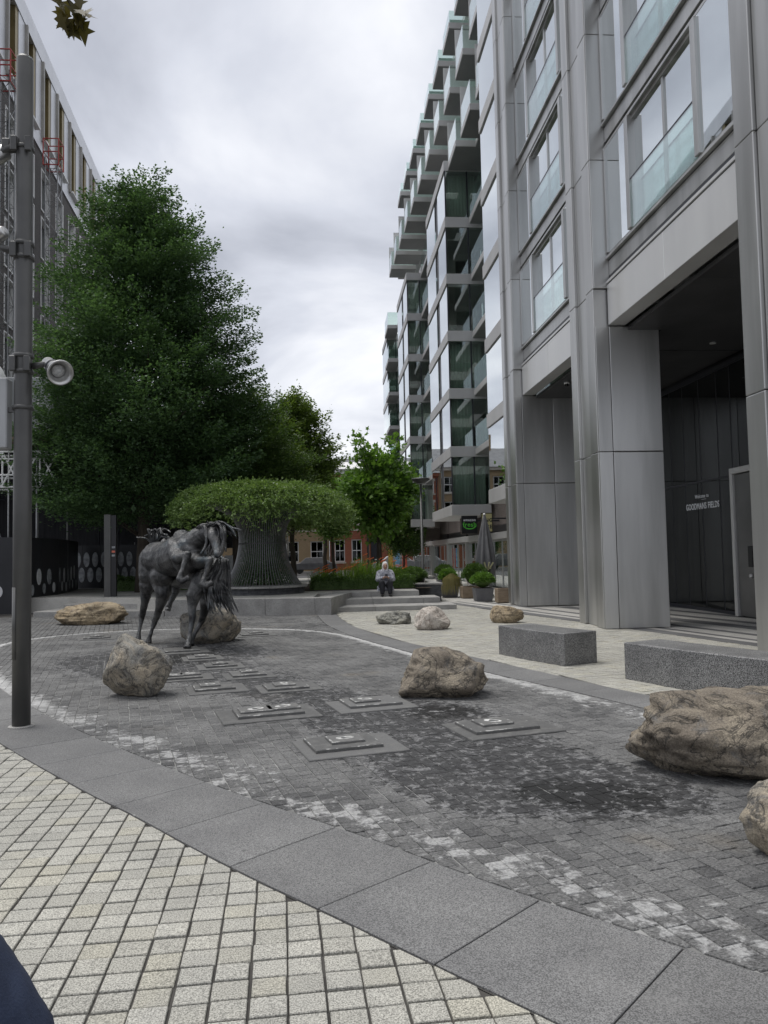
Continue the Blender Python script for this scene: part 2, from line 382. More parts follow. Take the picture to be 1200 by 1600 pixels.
# ------------------------------------------------------------------ ground
def surf(name, mat, label=None):
    pass
g_ = MB().add([(-400, -60, -.06), (400, -60, -.06), (400, 900, -.06), (-400, 900, -.06)], [(0, 1, 2, 3)]).build('ground', 'asphalt'); g_['kind'] = 'structure'
BASIN = resample(catmull([(1.61, 2.86), (1.18, 3.32), (.68, 3.87), (.25, 4.39), (-.49, 5.21), (-1.14, 5.98), (-2.28, 7.43), (-3.34, 8.93), (-4.17, 10.21),
    (-5.2, 12.1), (-6.05, 14.2), (-6.35, 15.6), (-6.0, 16.75), (-5.19, 17.5), (-4.2, 17.85), (-3.0, 17.85), (-1.7, 17.5), (-.6, 16.9), (.25, 15.7), (.95, 13.65),
    (1.45, 12.1), (2.1, 10.2), (2.68, 8.8), (3.18, 7.5), (3.65, 6.1), (3.95, 4.7), (3.85, 3.4), (3.2, 2.4), (2.4, 2.2), (1.95, 2.45)], 14, True), .03, True)
NOUT = resample(catmull([(2.4, 1.15), (1.75, 1.55), (1.2, 2.12), (.75, 2.65), (.48, 2.96), (.03, 3.48), (-.41, 3.98), (-.83, 4.49), (-1.28, 5.06), (-1.74, 5.61), (-2.9, 7.11), (-3.95, 8.6),
    (-5.2, 10.5), (-6.4, 12.6), (-7.3, 14.8)], 14), .03)
FOUT = resample(catmull([(.12, 24.5), (.21, 21.9), (.30, 19.86), (.54, 17.6), (.83, 16.06), (1.2, 14.6), (1.52, 13.65), (1.91, 12.6), (2.27, 11.6), (2.56, 10.8), (2.92, 9.8), (3.27, 8.8), (3.66, 7.85), (4.1, 6.6), (4.45, 5.2)], 14), .03)
FINN = resample(catmull([(-.42, 24.5), (-.36, 22.4), (-.27, 20.7), (-.05, 18.1), (.28, 16.2), (.62, 14.75), (.97, 13.65), (1.47, 12.1), (2.12, 10.2), (2.70, 8.8), (3.20, 7.5), (3.67, 6.1), (3.95, 5.0)], 14), .03)
WET = [(.57, 8.13, .25), (.78, 7.61, .30), (1.09, 7.13, .38), (.91, 6.34, .40), (1.19, 5.9, .42), (1.40, 5.38, .34), (1.61, 5.05, .26), (1.95, 4.93, .24), (2.2, 4.85, .16), (-2.08, 13.9, .55),
    (-1.75, 13.1, .5), (-2.03, 11.74, .55), (-3.22, 12.0, .5), (-.56, 9.3, .42), (-2.88, 13.0, .7), (1.15, 7.9, .3), (.1, 8.6, .3), (-1.4, 10.6, .5), (-.2, 8.9, .25), (.55, 6.9, .30), (.75, 5.6, .25), (1.0, 5.0, .22), (1.35, 6.5, .25), (.2, 7.4, .25), (2.0, 5.25, .2), (-3.6, 12.9, .45), (-2.6, 11.2, .4), (-.95, 9.9, .4), (.3, 8.0, .3), (-.1, 8.3, .25), (.6, 7.2, .35), (1.55, 5.6, .3), (.95, 6.8, .35)]
BLACK = [(1.61, 5.02, .22), (1.95, 4.95, .16), (1.40, 5.15, .12), (1.05, 7.75, .22), (1.25, 7.85, .15), (-2.4, 13.4, .5), (-2.9, 12.6, .4), (-2.2, 12.4, .35), (-.5, 9.25, .16), (.12, 8.55, .14)]
def field(pts, spots):
    v = np.zeros(len(pts))
    for x, y, s in spots: v += np.exp(-(((pts[:, 0]-x)/1.15)**2+((pts[:, 1]-y)/1.2)**2)/(2*s*s))
    return np.clip(v, 0, 1)

def granite_sett(name, c1, c2, warm):
    t = NT(name); co = t.coord('Position'); r = t.rnd()
    c = t.mix(t.ramp(r, .25, .85), c1, c2); c = t.mix(t.math('MULTIPLY', t.ramp(t.math('FRACT', t.math('MULTIPLY', r, 7.31)), .70, .95), .60), c, warm)
    c = t.mix(t.ramp(t.noise(co, 1.3, 4), .35, .7), c, t.mix(.4, c, (.20, .20, .19)))
    c = t.mix(.75, c, t.mix(t.ramp(t.noise(co, 150, 4, .8), .34, .66), (.06, .06, .06), (.95, .95, .95)), 'OVERLAY')
    c = t.mix(t.math('MULTIPLY', t.ramp(t.noise(co, 5, 6, .65), .62, .74), .35), c, (.16, .155, .15))
    c = spots(t, co, c, .55)
    t.bsdf(c, .78, 0, t.bump(t.noise(co, 190, 4, .6), .35, .004)); MATS[name] = t.m
granite_sett('sett_cream', (.320, .312, .275), (.375, .366, .325), (.365, .346, .275))

t = NT('cobble'); co = t.coord('Position'); r = t.rnd()
d = t.attr('edge'); w = t.attr('wet'); bk = t.attr('black')
c = t.mix(r, (.080, .080, .081), (.150, .150, .148))
c = t.mix(t.ramp(t.noise(co, 1.1, 5), .35, .7), c, t.mix(.55, c, (.23, .23, .225)))
c = t.mix(t.math('MULTIPLY', t.ramp(t.noise(co, .75, 4), .6, .72), .5), c, (.20, .18, .15))
mpc = t.n('ShaderNodeMapping'); mpc.inputs[2].default_value = (0, 0, -.258); mpc.inputs[3].default_value = (45, 120, 45); t.l(co, mpc.inputs[0])
gr = t.noise(mpc.outputs[0], 1.0, 5, .72, .4)
c = t.mix(.75, c, t.mix(t.ramp(gr, .30, .70), (.10, .10, .10), (.88, .88, .88)), 'OVERLAY')
c = t.mix(.45, c, t.mix(t.ramp(t.noise(co, 120, 4, .75), .3, .7), (.12, .12, .12), (.88, .88, .88)), 'OVERLAY')
fine = t.noise(co, 13, 8, .68, .4)
big = t.noise(co, 3.2, 5, .6)
dd_ = t.math('ABSOLUTE', t.math('SUBTRACT', d, .19)); k1 = t.math('MULTIPLY_ADD', dd_, -1.7); k1.node.inputs[2].default_value = .66
sy3 = t.n('ShaderNodeSeparateXYZ'); t.l(co, sy3.inputs[0]); farm = t.ramp(sy3.outputs[1], 7.0, 11.0)
k1 = t.math('ADD', t.math('ADD', k1, t.math('MULTIPLY', t.math('SUBTRACT', fine, .5), 2.3)), t.math('MULTIPLY', t.math('SUBTRACT', big, .5), 1.5))
k1 = t.math('ADD', k1, t.math('MULTIPLY', t.math('SUBTRACT', t.math('FRACT', t.math('MULTIPLY', r, 5.17)), .55), .42))
lime = t.math('MULTIPLY', t.ramp(k1, .46, .82), .62)
c = t.mix(lime, c, t.mix(t.ramp(t.noise(co, 55, 6, .7), .35, .65), (.34, .34, .335), (.66, .66, .65)))
edge2 = t.math('MULTIPLY', t.ramp(t.math('ADD', d, t.math('MULTIPLY', t.math('SUBTRACT', fine, .5), .30)), .34, .08), .95)
c = t.mix(t.math('MULTIPLY', t.math('MULTIPLY', edge2, farm), .75), c, (.58, .58, .57))
# wet and algae-dark flow marks, with lime flecks along their rims
f2 = t.noise(co, 7, 7, .66, .6)
f3 = t.noise(co, 15, 8, .72, 1.0)
kw = t.math('ADD', w, t.math('ADD', t.math('MULTIPLY', t.math('SUBTRACT', f2, .5), 2.2), t.math('MULTIPLY', t.math('SUBTRACT', f3, .5), 3.2)))
fl = t.math('ADD', w, t.math('MULTIPLY', t.math('SUBTRACT', t.noise(co, 23, 8, .75, 1.2), .5), 4.8))
c = t.mix(t.math('MULTIPLY', t.math('MULTIPLY', t.ramp(fl, .70, 1.0), t.ramp(fl, 1.7, 1.3)), .34), c, (.42, .42, .43))
dm = t.math('MULTIPLY', t.ramp(kw, .50, 1.0), .80)
c = t.mix(dm, c, (.016, .016, .017))
kb = t.math('ADD', bk, t.math('ADD', t.math('MULTIPLY', t.math('SUBTRACT', f2, .5), 2.0), t.math('MULTIPLY', t.math('SUBTRACT', f3, .5), 3.0)))
bm_ = t.ramp(kb, .46, .86)
c = t.mix(t.math('MULTIPLY', bm_, .92), c, (.018, .018, .018))
ro = t.math('MULTIPLY_ADD', t.math('MAXIMUM', t.math('MULTIPLY', dm, .45), bm_), -.36); ro.node.inputs[2].default_value = .78
t.bsdf(c, ro, 0, t.bump(t.math('ADD', t.noise(co, 26, 6, .65), t.math('MULTIPLY', gr, .9)), .8, .012), .22); MATS['cobble'] = t.m

def sett_poly(P, tilt, h=.0, bev=.004, bot=-.035):
    # bevelled stone from a convex outline (counter-clockwise)
    P = np.array(P); n = len(P); c = P.mean(0); q = c+(P-c)*np.maximum(.55, 1-bev/np.maximum(np.linalg.norm(P-c, axis=1), .01))[:, None]
    z = lambda p: h+tilt[0]*(p[0]-c[0])+tilt[1]*(p[1]-c[1])
    V = [(p[0], p[1], bot) for p in P]+[(p[0], p[1], z(p)-.0035) for p in P]+[(p[0], p[1], z(p)) for p in q]
    F = [(i, (i+1) % n, n+(i+1) % n, n+i) for i in range(n)]+[(n+i, n+(i+1) % n, 2*n+(i+1) % n, 2*n+i) for i in range(n)]+[tuple(range(2*n, 3*n))]
    return V, F
def lay(area, rot, du, dv, gap, keep, cuts, jit=.0, bond=True, hj=.002, tj=.012, merge=0., gapv=0):
    """rows of setts over box area, cut by curves: cuts = list of (curve, sign polygon, want_inside)"""
    e1 = np.array([math.cos(rot), math.sin(rot)]); e2 = np.array([-e1[1], e1[0]])
    cs = np.array([[area[0], area[2]], [area[1], area[2]], [area[1], area[3]], [area[0], area[3]]]); U = cs @ e1; V = cs @ e2
    polys = []
    j0, j1 = int(U.min()//du)-1, int(U.max()//du)+1
    for j in range(j0, j1):
        u0_, u1_ = j*du, (j+1)*du
        v = V.min()-random.random()*dv*(1 if bond else 0)
        while v < V.max():
            ln = dv*(1+jit*random.uniform(-1, 1)) if bond else dv
            if merge and random.random() < merge: ln *= 1.8
            polys.append((u0_+gap/2, u1_-gap/2, v+(gapv or gap)/2, v+ln-(gapv or gap)/2)); v += ln
    A = np.array(polys); jx = RNG.normal(size=(len(A), 4))*.0016; A = A+jx
    cen = np.stack([(A[:, 0]+A[:, 1])/2, (A[:, 2]+A[:, 3])/2], 1); W = cen[:, :1]*e1+cen[:, 1:]*e2
    m = keep(W); A, W = A[m], W[m]
    infos = []
    ok = np.ones(len(A), bool)
    for curve, poly, want in cuts:
        di, ix = nearest(curve, W); ins = inside(poly, W) == want
        ok &= ins | (di < .11)
        tg = np.gradient(curve, axis=0)
        if np.linalg.norm(curve[0]-curve[-1]) < .2: tg[0] = curve[1]-curve[-1]; tg[-1] = curve[0]-curve[-2]
        tg /= np.linalg.norm(tg, axis=1)[:, None]; nrm = np.stack([tg[:, 1], -tg[:, 0]], 1)
        fl = inside(poly, curve+nrm*.02) == want; nrm[fl] *= -1; infos.append((curve, nrm, di, ix))
    out_ = []
    for i in np.where(ok)[0]:
        a = A[i]; P = [e1*a[0]+e2*a[2], e1*a[1]+e2*a[2], e1*a[1]+e2*a[3], e1*a[0]+e2*a[3]]
        for curve, nrm, di, ix in infos:
            if di[i] > .20: continue
            k = ix[i]; p = curve[k]; nn = nrm[k]
            P = clip(P, p-nn*.006, nn)
            if len(P) < 3: break
        if len(P) < 3: continue
        P = np.array(P); ar = .5*abs(np.dot(P[:, 0], np.roll(P[:, 1], -1))-np.dot(P[:, 1], np.roll(P[:, 0], -1)))
        if ar < .0012: continue
        out_.append(P)
    return out_
def setts(struct, polys, name, mat, near=300, hj=.0025, tj=.014, attrs=None, restname=None):
    cen = np.array([p.mean(0) for p in polys])
    # the stones that show largest: nearest to the camera inside its view
    a = np.arctan2(cen[:, 0], cen[:, 1])-yaw; vis = (np.abs(a) < .47) & (np.linalg.norm(cen, axis=1) > 2.6)
    order = np.argsort(np.where(vis, np.linalg.norm(cen, axis=1), 1e3))
    ind = set(order[:near].tolist()) if near else set()
    RV, RF = [], []
    parts = [sett_poly(P, RNG.normal(size=2)*tj, RNG.normal()*hj) for P in polys]
    offs = np.r_[0, np.cumsum([len(v) for v, f in parts])]; allxy = np.array([p[:2] for v, f in parts for p in v]); RI = []
    AV = {k: fn(allxy).astype(np.float32) for k, fn in attrs.items()} if attrs else {}
    for i, (V, F) in enumerate(parts):
        if i in ind:
            c = cen[i]; me = bpy.data.meshes.new(name); me.from_pydata([(x-c[0], y-c[1], z) for x, y, z in V], [], F)
            o = link(name, me, mat, struct); o.location = (c[0], c[1], 0)
            setattrs(me, {k: v[offs[i]:offs[i+1]] for k, v in AV.items()})
        else:
            b = len(RV); RI.append(np.arange(offs[i], offs[i+1])); RV += V; RF += [tuple(b+k for k in f) for f in F]
    if RV:
        me = bpy.data.meshes.new(restname or name); me.from_pydata(RV, [], RF); o = link(restname or name, me, mat, struct); o['kind'] = 'stuff'
        RI = np.concatenate(RI); setattrs(me, {k: v[RI] for k, v in AV.items()})
def setattrs(me, vals):
    for k, v in vals.items():
        a = me.attributes.new(k, 'FLOAT', 'POINT'); a.data.foreach_set('value', np.ascontiguousarray(v))
def sheet(name, poly, z, mat):
    o = MB().add([(p[0], p[1], z) for p in poly], [tuple(range(len(poly)))]).build(name, mat); o['kind'] = 'structure'
    bm = bmesh.new(); bm.from_mesh(o.data); bmesh.ops.triangulate(bm, faces=bm.faces)
    for f in bm.faces:
        if f.normal.z < 0: f.normal_flip()
    bm.to_mesh(o.data); bm.free(); return o
ED = lambda xy: np.where(inside(BASIN[::4], xy), nearest(BASIN, xy)[0], 0.)
EDGE_SCALE = lambda xy: ED(xy)*np.clip(np.interp(xy[:, 1], [3, 7, 11, 15], [.85, .95, 1.5, 1.9]), .6, 9)
ATT = {'edge': EDGE_SCALE, 'wet': lambda xy: field(xy, WET), 'black': lambda xy: field(xy, BLACK)}
CROT = R(14.8)
# cobbled basin
basin = sheet('cobbled_basin', resample(BASIN, .2, True), -.0065, 'joint_pale')
setts(basin, lay((-7, 4.4, 2, 18.5), CROT, .104, .102, .0055, lambda W: np.ones(len(W), bool), [(BASIN, BASIN[::4], True)], .14, True, merge=.05), 'cobble', 'cobble', 300, .0011, .009, ATT, 'far_cobbles')
# cobbles between the basin and the terrace
LP = np.array([(-11, 15.5), (-11, 26), (-.42, 26)]+[tuple(p) for p in FINN[(FINN[:, 1] > 14.8)][::8]]+[(-2, 12.6), (-6, 13.4)])
apron = sheet('cobbled_apron', LP, -.014, 'joint_dark')
FINNP = np.vstack([FINN[::4], FINN[-1:], [(9, 4), (9, 26)]])
setts(apron, [p for p in lay((-9.6, 1, 13.5, 23.2), CROT, .105, .100, .006, lambda W: inside(LP, W) & (W[:, 1] < 22.9), [(BASIN, BASIN[::4], False), (FINN, FINNP, False)], .16, True) if not (p[:, 1].mean() < 15.2 and p[:, 0].mean() > -5.5 and p[:, 0].mean() < -.5)],
    'cobble', 'cobble', 0, .002, .015, {'edge': lambda xy: np.full(len(xy), 9.), 'wet': lambda xy: np.zeros(len(xy)), 'black': lambda xy: np.zeros(len(xy))}, 'apron_cobbles')
# cream setts in front of the near band
NP_ = np.vstack([NOUT[::4], NOUT[-1:], [(-9, 14.8), (-9, .6), (2.4, .6)]])
near_pave = sheet('cream_paving', resample(NP_, .3, True), -.012, 'joint_dark')
setts(near_pave, lay((-6.0, 1.6, 2.0, 11.5), R(3.3), .140, .128, .0095, lambda W: (np.arctan2(W[:, 0], W[:, 1]) > -.62), [(NOUT, NP_, True)], .05, False, gapv=.0135), 'paving_sett', 'sett_cream', 300, .0016, .006, None, 'far_setts')
# cream setts beyond the far band
q0, q1 = np.array((3.85, 24.0)), np.array((7.05, 11.2)); qd = (q1-q0)/np.linalg.norm(q1-q0); qn = np.array((-qd[1], qd[0]))
FP = np.vstack([FOUT[::-4], [tuple(q0)], [tuple(q1+qd*6)], [(5, 5.2)]])
far_pave = sheet('cream_forecourt', FP, -.012, 'joint_dark')
QL = np.array([q0+qd*s for s in np.arange(0, 19, .03)])
FPP = np.vstack([FOUT[::-4], [tuple(q0)], [tuple(q1+qd*6)], [(4.6, 5.2)]])
setts(far_pave, lay((0, 8.5, 5.4, 24), CROT, .15, .142, .008, lambda W: inside(FPP, W) | (nearest(FOUT, W)[0] < .1), [(FOUT, FPP, True), (QL, FPP, True)], .05, False), 'paving_sett', 'sett_cream', 300, .0014, .005, None, 'forecourt_setts')
# granite bands: one curved slab after another
def band(name, outer, inner, step, skip=0):
    st = sheet(name, np.vstack([resample(outer, .25), resample(inner, .25)[::-1]]), -.008, 'joint_dark')
    d = np.r_[0, np.cumsum(np.linalg.norm(np.diff(outer, axis=0), axis=1))]; n = int(d[-1]/step)
    sj = np.arange(n+1)*step; OJ = np.stack([np.interp(sj, d, outer[:, k]) for k in range(2)], 1); io = np.searchsorted(d, sj); _, ij = nearest(inner, OJ)
    for i in range(n):
        if np.linalg.norm(OJ[i]-inner[ij[i]]) > 1.6 or np.linalg.norm(OJ[i]-inner[ij[i]]) < .12: continue
        s = np.linspace(sj[i], sj[i+1], 6); O = np.stack([np.interp(s, d, outer[:, k]) for k in range(2)], 1)
        I = inner[np.round(np.linspace(ij[i], ij[i+1], 6)).astype(int)].copy()
        if np.linalg.norm(O-I, axis=1).max() > 1.8: continue
        for Q in (O, I):      # open the joints by a few millimetres
            t0 = (Q[1]-Q[0])/max(np.linalg.norm(Q[1]-Q[0]), 1e-5); t1 = (Q[-1]-Q[-2])/max(np.linalg.norm(Q[-1]-Q[-2]), 1e-5); Q[0] += t0*.0035; Q[-1] -= t1*.0035
        dirs = (I-O)/np.linalg.norm(I-O, axis=1)[:, None]
        poly = [tuple(p) for p in (O+dirs*.006)]+[tuple(p) for p in (I-dirs*.008)[::-1]]
        a = sum(poly[k][0]*poly[(k+1) % len(poly)][1]-poly[(k+1) % len(poly)][0]*poly[k][1] for k in range(len(poly)))
        if a < 0: poly = poly[::-1]
        MB().prism(poly, -.05, .002+random.uniform(-.0012, .0012)).build('granite_slab', 'granite_band', st, bevel=.003)
    return st
band('granite_border', NOUT, np.vstack([BASIN[-60:], BASIN[:int(len(BASIN)*.42)]]), .70)
band('granite_kerb_band', FOUT, FINN, .85)
# striped pavement under the building and the street paving beyond it
pav = sheet('pavement', [(3.4, 24.0), (3.4, 75), (16, 75), (16, 4.5), (8.8, 4.5), tuple(q1+qd*6), tuple(q0)], -.020, 'strip_light')
w = 0.02
for k, (wd, mt) in enumerate([(.34, 'strip_dark'), (.20, 'strip_light'), (.16, 'strip_dark'), (.42, 'strip_light'), (.22, 'strip_dark'), (.55, 'strip_light'), (.5, 'strip_dark'), (.35, 'strip_light'), (.30, 'strip_dark'), (.6, 'strip_light'), (.3, 'strip_dark'), (.5, 'strip_light'), (.4, 'strip_dark'), (.8, 'strip_light')]):
    s0 = -1.0 if w < 1.2 else 3.0
    s = s0
    while s < 17:
        MB().fbox(q0, qd, qn, s+.003, s+1.197, w+.003, w+wd-.003, -.04, random.uniform(-.001, .001)).build('paving_strip', mt, pav); s += 1.2
    w += wd
lawn = None
# raised terrace with its granite steps
TZ = .46
ter = MB().prism([(-8.0, 24.45), (-4.75, 22.45), (-.40, 21.45), (-.25, 23.95), (2.80, 23.95), (2.83, 25.4), (2.9, 40), (-12, 40), (-12, 26)], -.03, TZ-.006).build('terrace', 'strip_light'); ter['kind'] = 'structure'
P0, P1 = np.array((-8.4, 22.75)), np.array((-.34, 20.95)); E1 = (P1-P0)/np.linalg.norm(P1-P0); E2 = np.array((-E1[1], E1[0])); LEN = np.linalg.norm(P1-P0)
ws = thing('granite_steps', 'shallow grey granite steps below the tan boulder and the slim pylon', 'steps', (P0[0], P0[1], 0))
for k, (b, z0, z1, a0) in enumerate([(0, -.03, .155, 0), (.80, .0, .31, .45), (1.65, .1, TZ, .95)]):
    a = a0
    while a < 3.9:
        a2 = min(a+1.25, 3.95); MB().fbox(P0, E1, E2, a, a2-.006, b, b+1.3, z0, z1+random.uniform(-.001, .001)).build('step_block', 'granite_step', ws, bevel=.012, seg=2); a += 1.25
wl = thing('granite_wall', 'low grey granite retaining wall in front of the rod-caged planter', 'wall', (P0[0]+E1[0]*4, P0[1]+E1[1]*4, 0))
a = 3.96
while a < LEN-.2:
    a2 = min(a+1.45, LEN); MB().fbox(P0, E1, E2, a+.003, a2-.003, 0, .45, -.03, TZ+random.uniform(0, .002)).build('wall_block', 'granite_step', wl, bevel=.012, seg=2); a += 1.45
MB().fbox(P0, E1, E2, LEN+.003, LEN+.45, -.02, 3.0, -.03, TZ+.004).build('wall_block', 'granite_step', wl, bevel=.012, seg=2)
rs = thing('granite_steps', 'wide grey granite steps where the person in the white headscarf sits', 'steps', (1.7, 22, 0))
for (y0, y1, z0, z1, xe) in [(21.75, 22.95, -.03, .135, 3.66), (22.75, 23.95, .0, .30, 3.34), (23.75, 24.8, .1, TZ+.003, 2.86)]:
    x = .13; first = True
    while x < xe-.1:
        x2 = min(x+(1.5 if not first else 1.2), xe); bx('step_block', 'granite_step', rs, x+.003, x2-.003, y0, y1, z0, z1+random.uniform(-.001, .001), .012, 2); x = x2; first = False
# ------------------------------------------------------------------ metal-clad tower on the right
XF = 5.68
tower = thing('apartment_tower', 'silver metal-clad apartment tower with deep columned entrance and big windows', 'building', (XF+4, 15, 0))
ZT = 33.0
ZJ = [0.0, 3.6, 7.0, 9.72, 12.44, 15.16, 17.88, 20.6, 23.3, 26.0, 28.8, ZT]
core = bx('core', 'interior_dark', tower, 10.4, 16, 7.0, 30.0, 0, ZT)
def column(y0, y1, fins, depth_to, yface, low=6.05):
    # fins: (ya, yb, xface); each strip is split into panels at the joints
    for ya, yb, xf in fins:
        for z0, z1 in zip(ZJ[:-1], ZJ[1:]):
            bx('column_panel', 'metal', tower, xf, XF+.5, ya+.004, yb-.004, z0+.005, z1-.005, .012, 2)
    bx('column_core', 'frame_dark', tower, XF+.03, XF+.48, y0+.03, y1-.03, 0.0, ZT-.2)
column(15.28, 16.83, [(16.43, 16.83, 5.58), (15.70, 16.43, 5.645), (15.26, 15.70, 5.57)], 7.0, 14.6)
column(22.22, 23.62, [(23.25, 23.62, 5.60), (22.62, 23.25, 5.66), (22.22, 22.62, 5.60)], 9.6, 22.0)
column(7.2, 9.76, [(9.30, 9.76, 5.60), (8.6, 9.30, 5.65), (7.2, 8.6, 5.55)], 7.0, 7.2)
# returns of the columns that face the entrance recess
for z0, z1 in ((0, 3.6), (3.6, 6.2)):
    bx('column_panel', 'metal', tower, 5.585, 5.865, 15.215, 15.255, z0+.006, z1-.004, .006, 2)
    bx('column_panel', 'metal', tower, 5.875, 6.93, 15.215, 15.335, z0+.006, z1-.004, .012, 2)
    bx('column_panel', 'metal', tower, 6.81, 6.925, 15.345, 16.7, z0+.006, z1-.004, .012, 2)
    bx('column_panel', 'metal', tower, XF+.50, 6.85, 16.71, 16.81, z0+.006, z1-.004, .012, 2)
    bx('column_panel', 'metal', tower, 5.615, 5.815, 22.175, 22.215, z0+.006, z1-.004, .006, 2)
    for xa, xb in ((5.825, 6.75), (6.76, 8.1), (8.11, 9.6)):
        bx('column_panel', 'metal', tower, xa, xb, 22.175, 22.30, z0+.006, z1-.004, .010, 2)
for z0, z1 in zip(ZJ[2:-1], ZJ[3:]):      # reveals beside the recessed windows
    bx('column_panel', 'metal', tower, 5.585, XF+.24, 15.215, 15.255, max(z0, 6.24)+.006, z1-.004, .006)
    bx('column_panel', 'metal', tower, 5.615, XF+.24, 22.175, 22.215, max(z0, 6.24)+.006, z1-.004, .006)
bx('column_core', 'frame_dark', tower, XF+.49, 6.80, 15.35, 16.68, 0, 6.1)
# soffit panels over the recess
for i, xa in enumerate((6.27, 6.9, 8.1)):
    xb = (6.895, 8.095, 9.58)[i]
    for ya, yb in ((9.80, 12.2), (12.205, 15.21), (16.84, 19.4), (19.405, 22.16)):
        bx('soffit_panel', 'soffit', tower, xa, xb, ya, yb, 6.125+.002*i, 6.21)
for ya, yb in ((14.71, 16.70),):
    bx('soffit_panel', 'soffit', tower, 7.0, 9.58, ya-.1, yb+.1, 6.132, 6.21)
# dome camera and recessed lights under the soffit
dc = thing('security_camera', 'small dome security camera under the entrance soffit', 'camera', (6.5, 20.0, 6.05))
MB().lathe((6.5, 20, 6.05), [(.0, .07), (.075, .07), (.075, .02)], 16).build('housing', 'white_paint', dc, True)
MB().ball((6.5, 20, 6.06), .06, 14, 10).build('dome', 'glass_dark', dc, True)
for (x, y) in ((8.6, 16.2), (8.0, 13.0), (8.0, 19.5)):
    MB().lathe((x, y, 6.112), [(.0, 0), (.07, 0), (.07, .02), (0, .02)], 18).build('downlight', 'metal_pale', tower)
# fascia, ledges and windows of the two bays
FH = 2.72
def curtain(name, mat, parent, x, ya, yb, z0, z1, amp=.035, wl=.16, axis='y'):
    n = max(8, int((yb-ya)/.03)); vs = []; ph = random.random()*6
    for i in range(n+1):
        y = ya+(yb-ya)*i/n; dx = amp*math.sin(2*math.pi*y/wl+ph)+amp*.5*math.sin(2*math.pi*y/(wl*2.7)+ph*2)
        p = (x+dx, y) if axis == 'y' else (y, x+dx)
        q = (x+dx*1.5, y) if axis == 'y' else (y, x+dx*1.5)
        vs += [(q[0], q[1], z0), (p[0], p[1], z1)]
    o = MB().add(vs, [(2*i, 2*i+2, 2*i+3, 2*i+1) for i in range(n)]).build(name, mat, parent, True)
    so = o.modifiers.new('s', 'SOLIDIFY'); so.thickness = .006; return o
XW = 5.86; FH = 2.83
def bay(y0, y1, posts):
    L_ = y1-y0; ym = y0+L_*.5
    for ya, yb in ((y0, ym-.004), (ym+.004, y1)):
        bx('fascia_panel', 'metal_pale', tower, XW, XW+.35, ya, yb, 6.22, 7.06, .008, 2)
    bx('fascia_lip', 'metal_pale', tower, XW-.015, XW+.34, y0, y1, 7.085, 7.145, .006)
    bx('fascia_back', 'frame_dark', tower, XW+.06, XW+.33, y0, y1, 6.23, 7.6)
    for k in range(10):
        zb = 7.68+FH*k; zt = zb+2.32
        if zt > ZT: break
        # spandrel between floors
        bx('ledge', 'metal', tower, XW+.055, XW+.4, y0, y1, zb-.42, zb-.10, .008)
        bx('ledge', 'metal', tower, XW-.01, XW+.42, y0, y1, zb-.085, zb-.03, .008)
        # window unit: frame, four lights, glass guard rail
        F = MB()
        F.box(XW+.04, XW+.16, y0, y1, zt-.06, zt); F.box(XW+.045, XW+.16, y0, y1, zb-.02, zb+.05)
        a, b, c_, d_ = posts          # posts around the opening pair
        F.box(XW+.01, XW+.30, y0+.001, y0+.07, zb+.051, zt-.061)
        F.box(XW+.01, XW+.30, y1-.07, y1-.001, zb+.051, zt-.061)
        F.box(XW+.0, XW+.30, a, b, zb+.051, zt-.061); F.box(XW+.0, XW+.30, c_, d_, zb+.051, zt-.061)
        F.box(XW+.12, XW+.28, (b+c_)/2-.035, (b+c_)/2+.035, zb+.051, zt-.061)
        F.box(XW+.10, XW+.29, b+.001, c_-.001, zt-.14, zt-.061)
        w_ = F.build('window', 'metal', tower, bevel=.004)
        for ya, yb, xx in ((y0+.07, a, XW+.045), (b, (b+c_)/2-.035, XW+.15), ((b+c_)/2+.035, c_, XW+.15), (d_, y1-.07, XW+.045)):
            bx('pane', 'glass_clear', w_, xx, xx+.012, ya-.004, yb+.004, zb+.04, zt-.05)
        bx('guard_rail', 'glass_rail', w_, XW+.03, XW+.048, b-.01, c_+.01, zb+.03, zb+.98)
        MB().box(XW+.025, XW+.053, b-.01, c_+.01, zb+.98, zb+1.0).build('rail_cap', 'frame_dark', w_)
        # curtains just inside, room behind
        if k < 5:
            segs = [(y0+.1, a), (b, b+(c_-b)*.42), (c_-(c_-b)*.30, c_), (d_+.05, y1-.1)]
            for s_, (ya, yb) in enumerate(segs):
                if random.random() < .8: curtain('curtain', 'curtain_green' if random.random() < .65 else 'curtain_brown', w_, XW+.5, ya+random.uniform(0, .1), yb-random.uniform(0, .25), zb+.03, zt-.08)
        bx('floor_slab', 'interior_wall', tower, XW+.36, 10.3, y0-.4, y1+.4, zb-.30, zb-.02)
    bx('back_wall', 'interior_wall', tower, 9.3, 9.4, y0-.4, y1+.4, 7.0, ZT-1)
    bx('party_wall', 'interior_wall', tower, XW+.5, 9.29, y0-.42, y0-.30, 7.1, ZT-1)
    bx('party_wall', 'interior_wall', tower, XW+.5, 9.29, y1+.30, y1+.42, 7.1, ZT-1)
bay(9.9, 15.21, (11.20, 11.35, 13.90, 14.06))
bay(16.84, 22.17, (17.9, 18.05, 20.75, 20.92))
bx('roof_slab', 'metal', tower, XF, 16, 7, 30, ZT, ZT+.4)
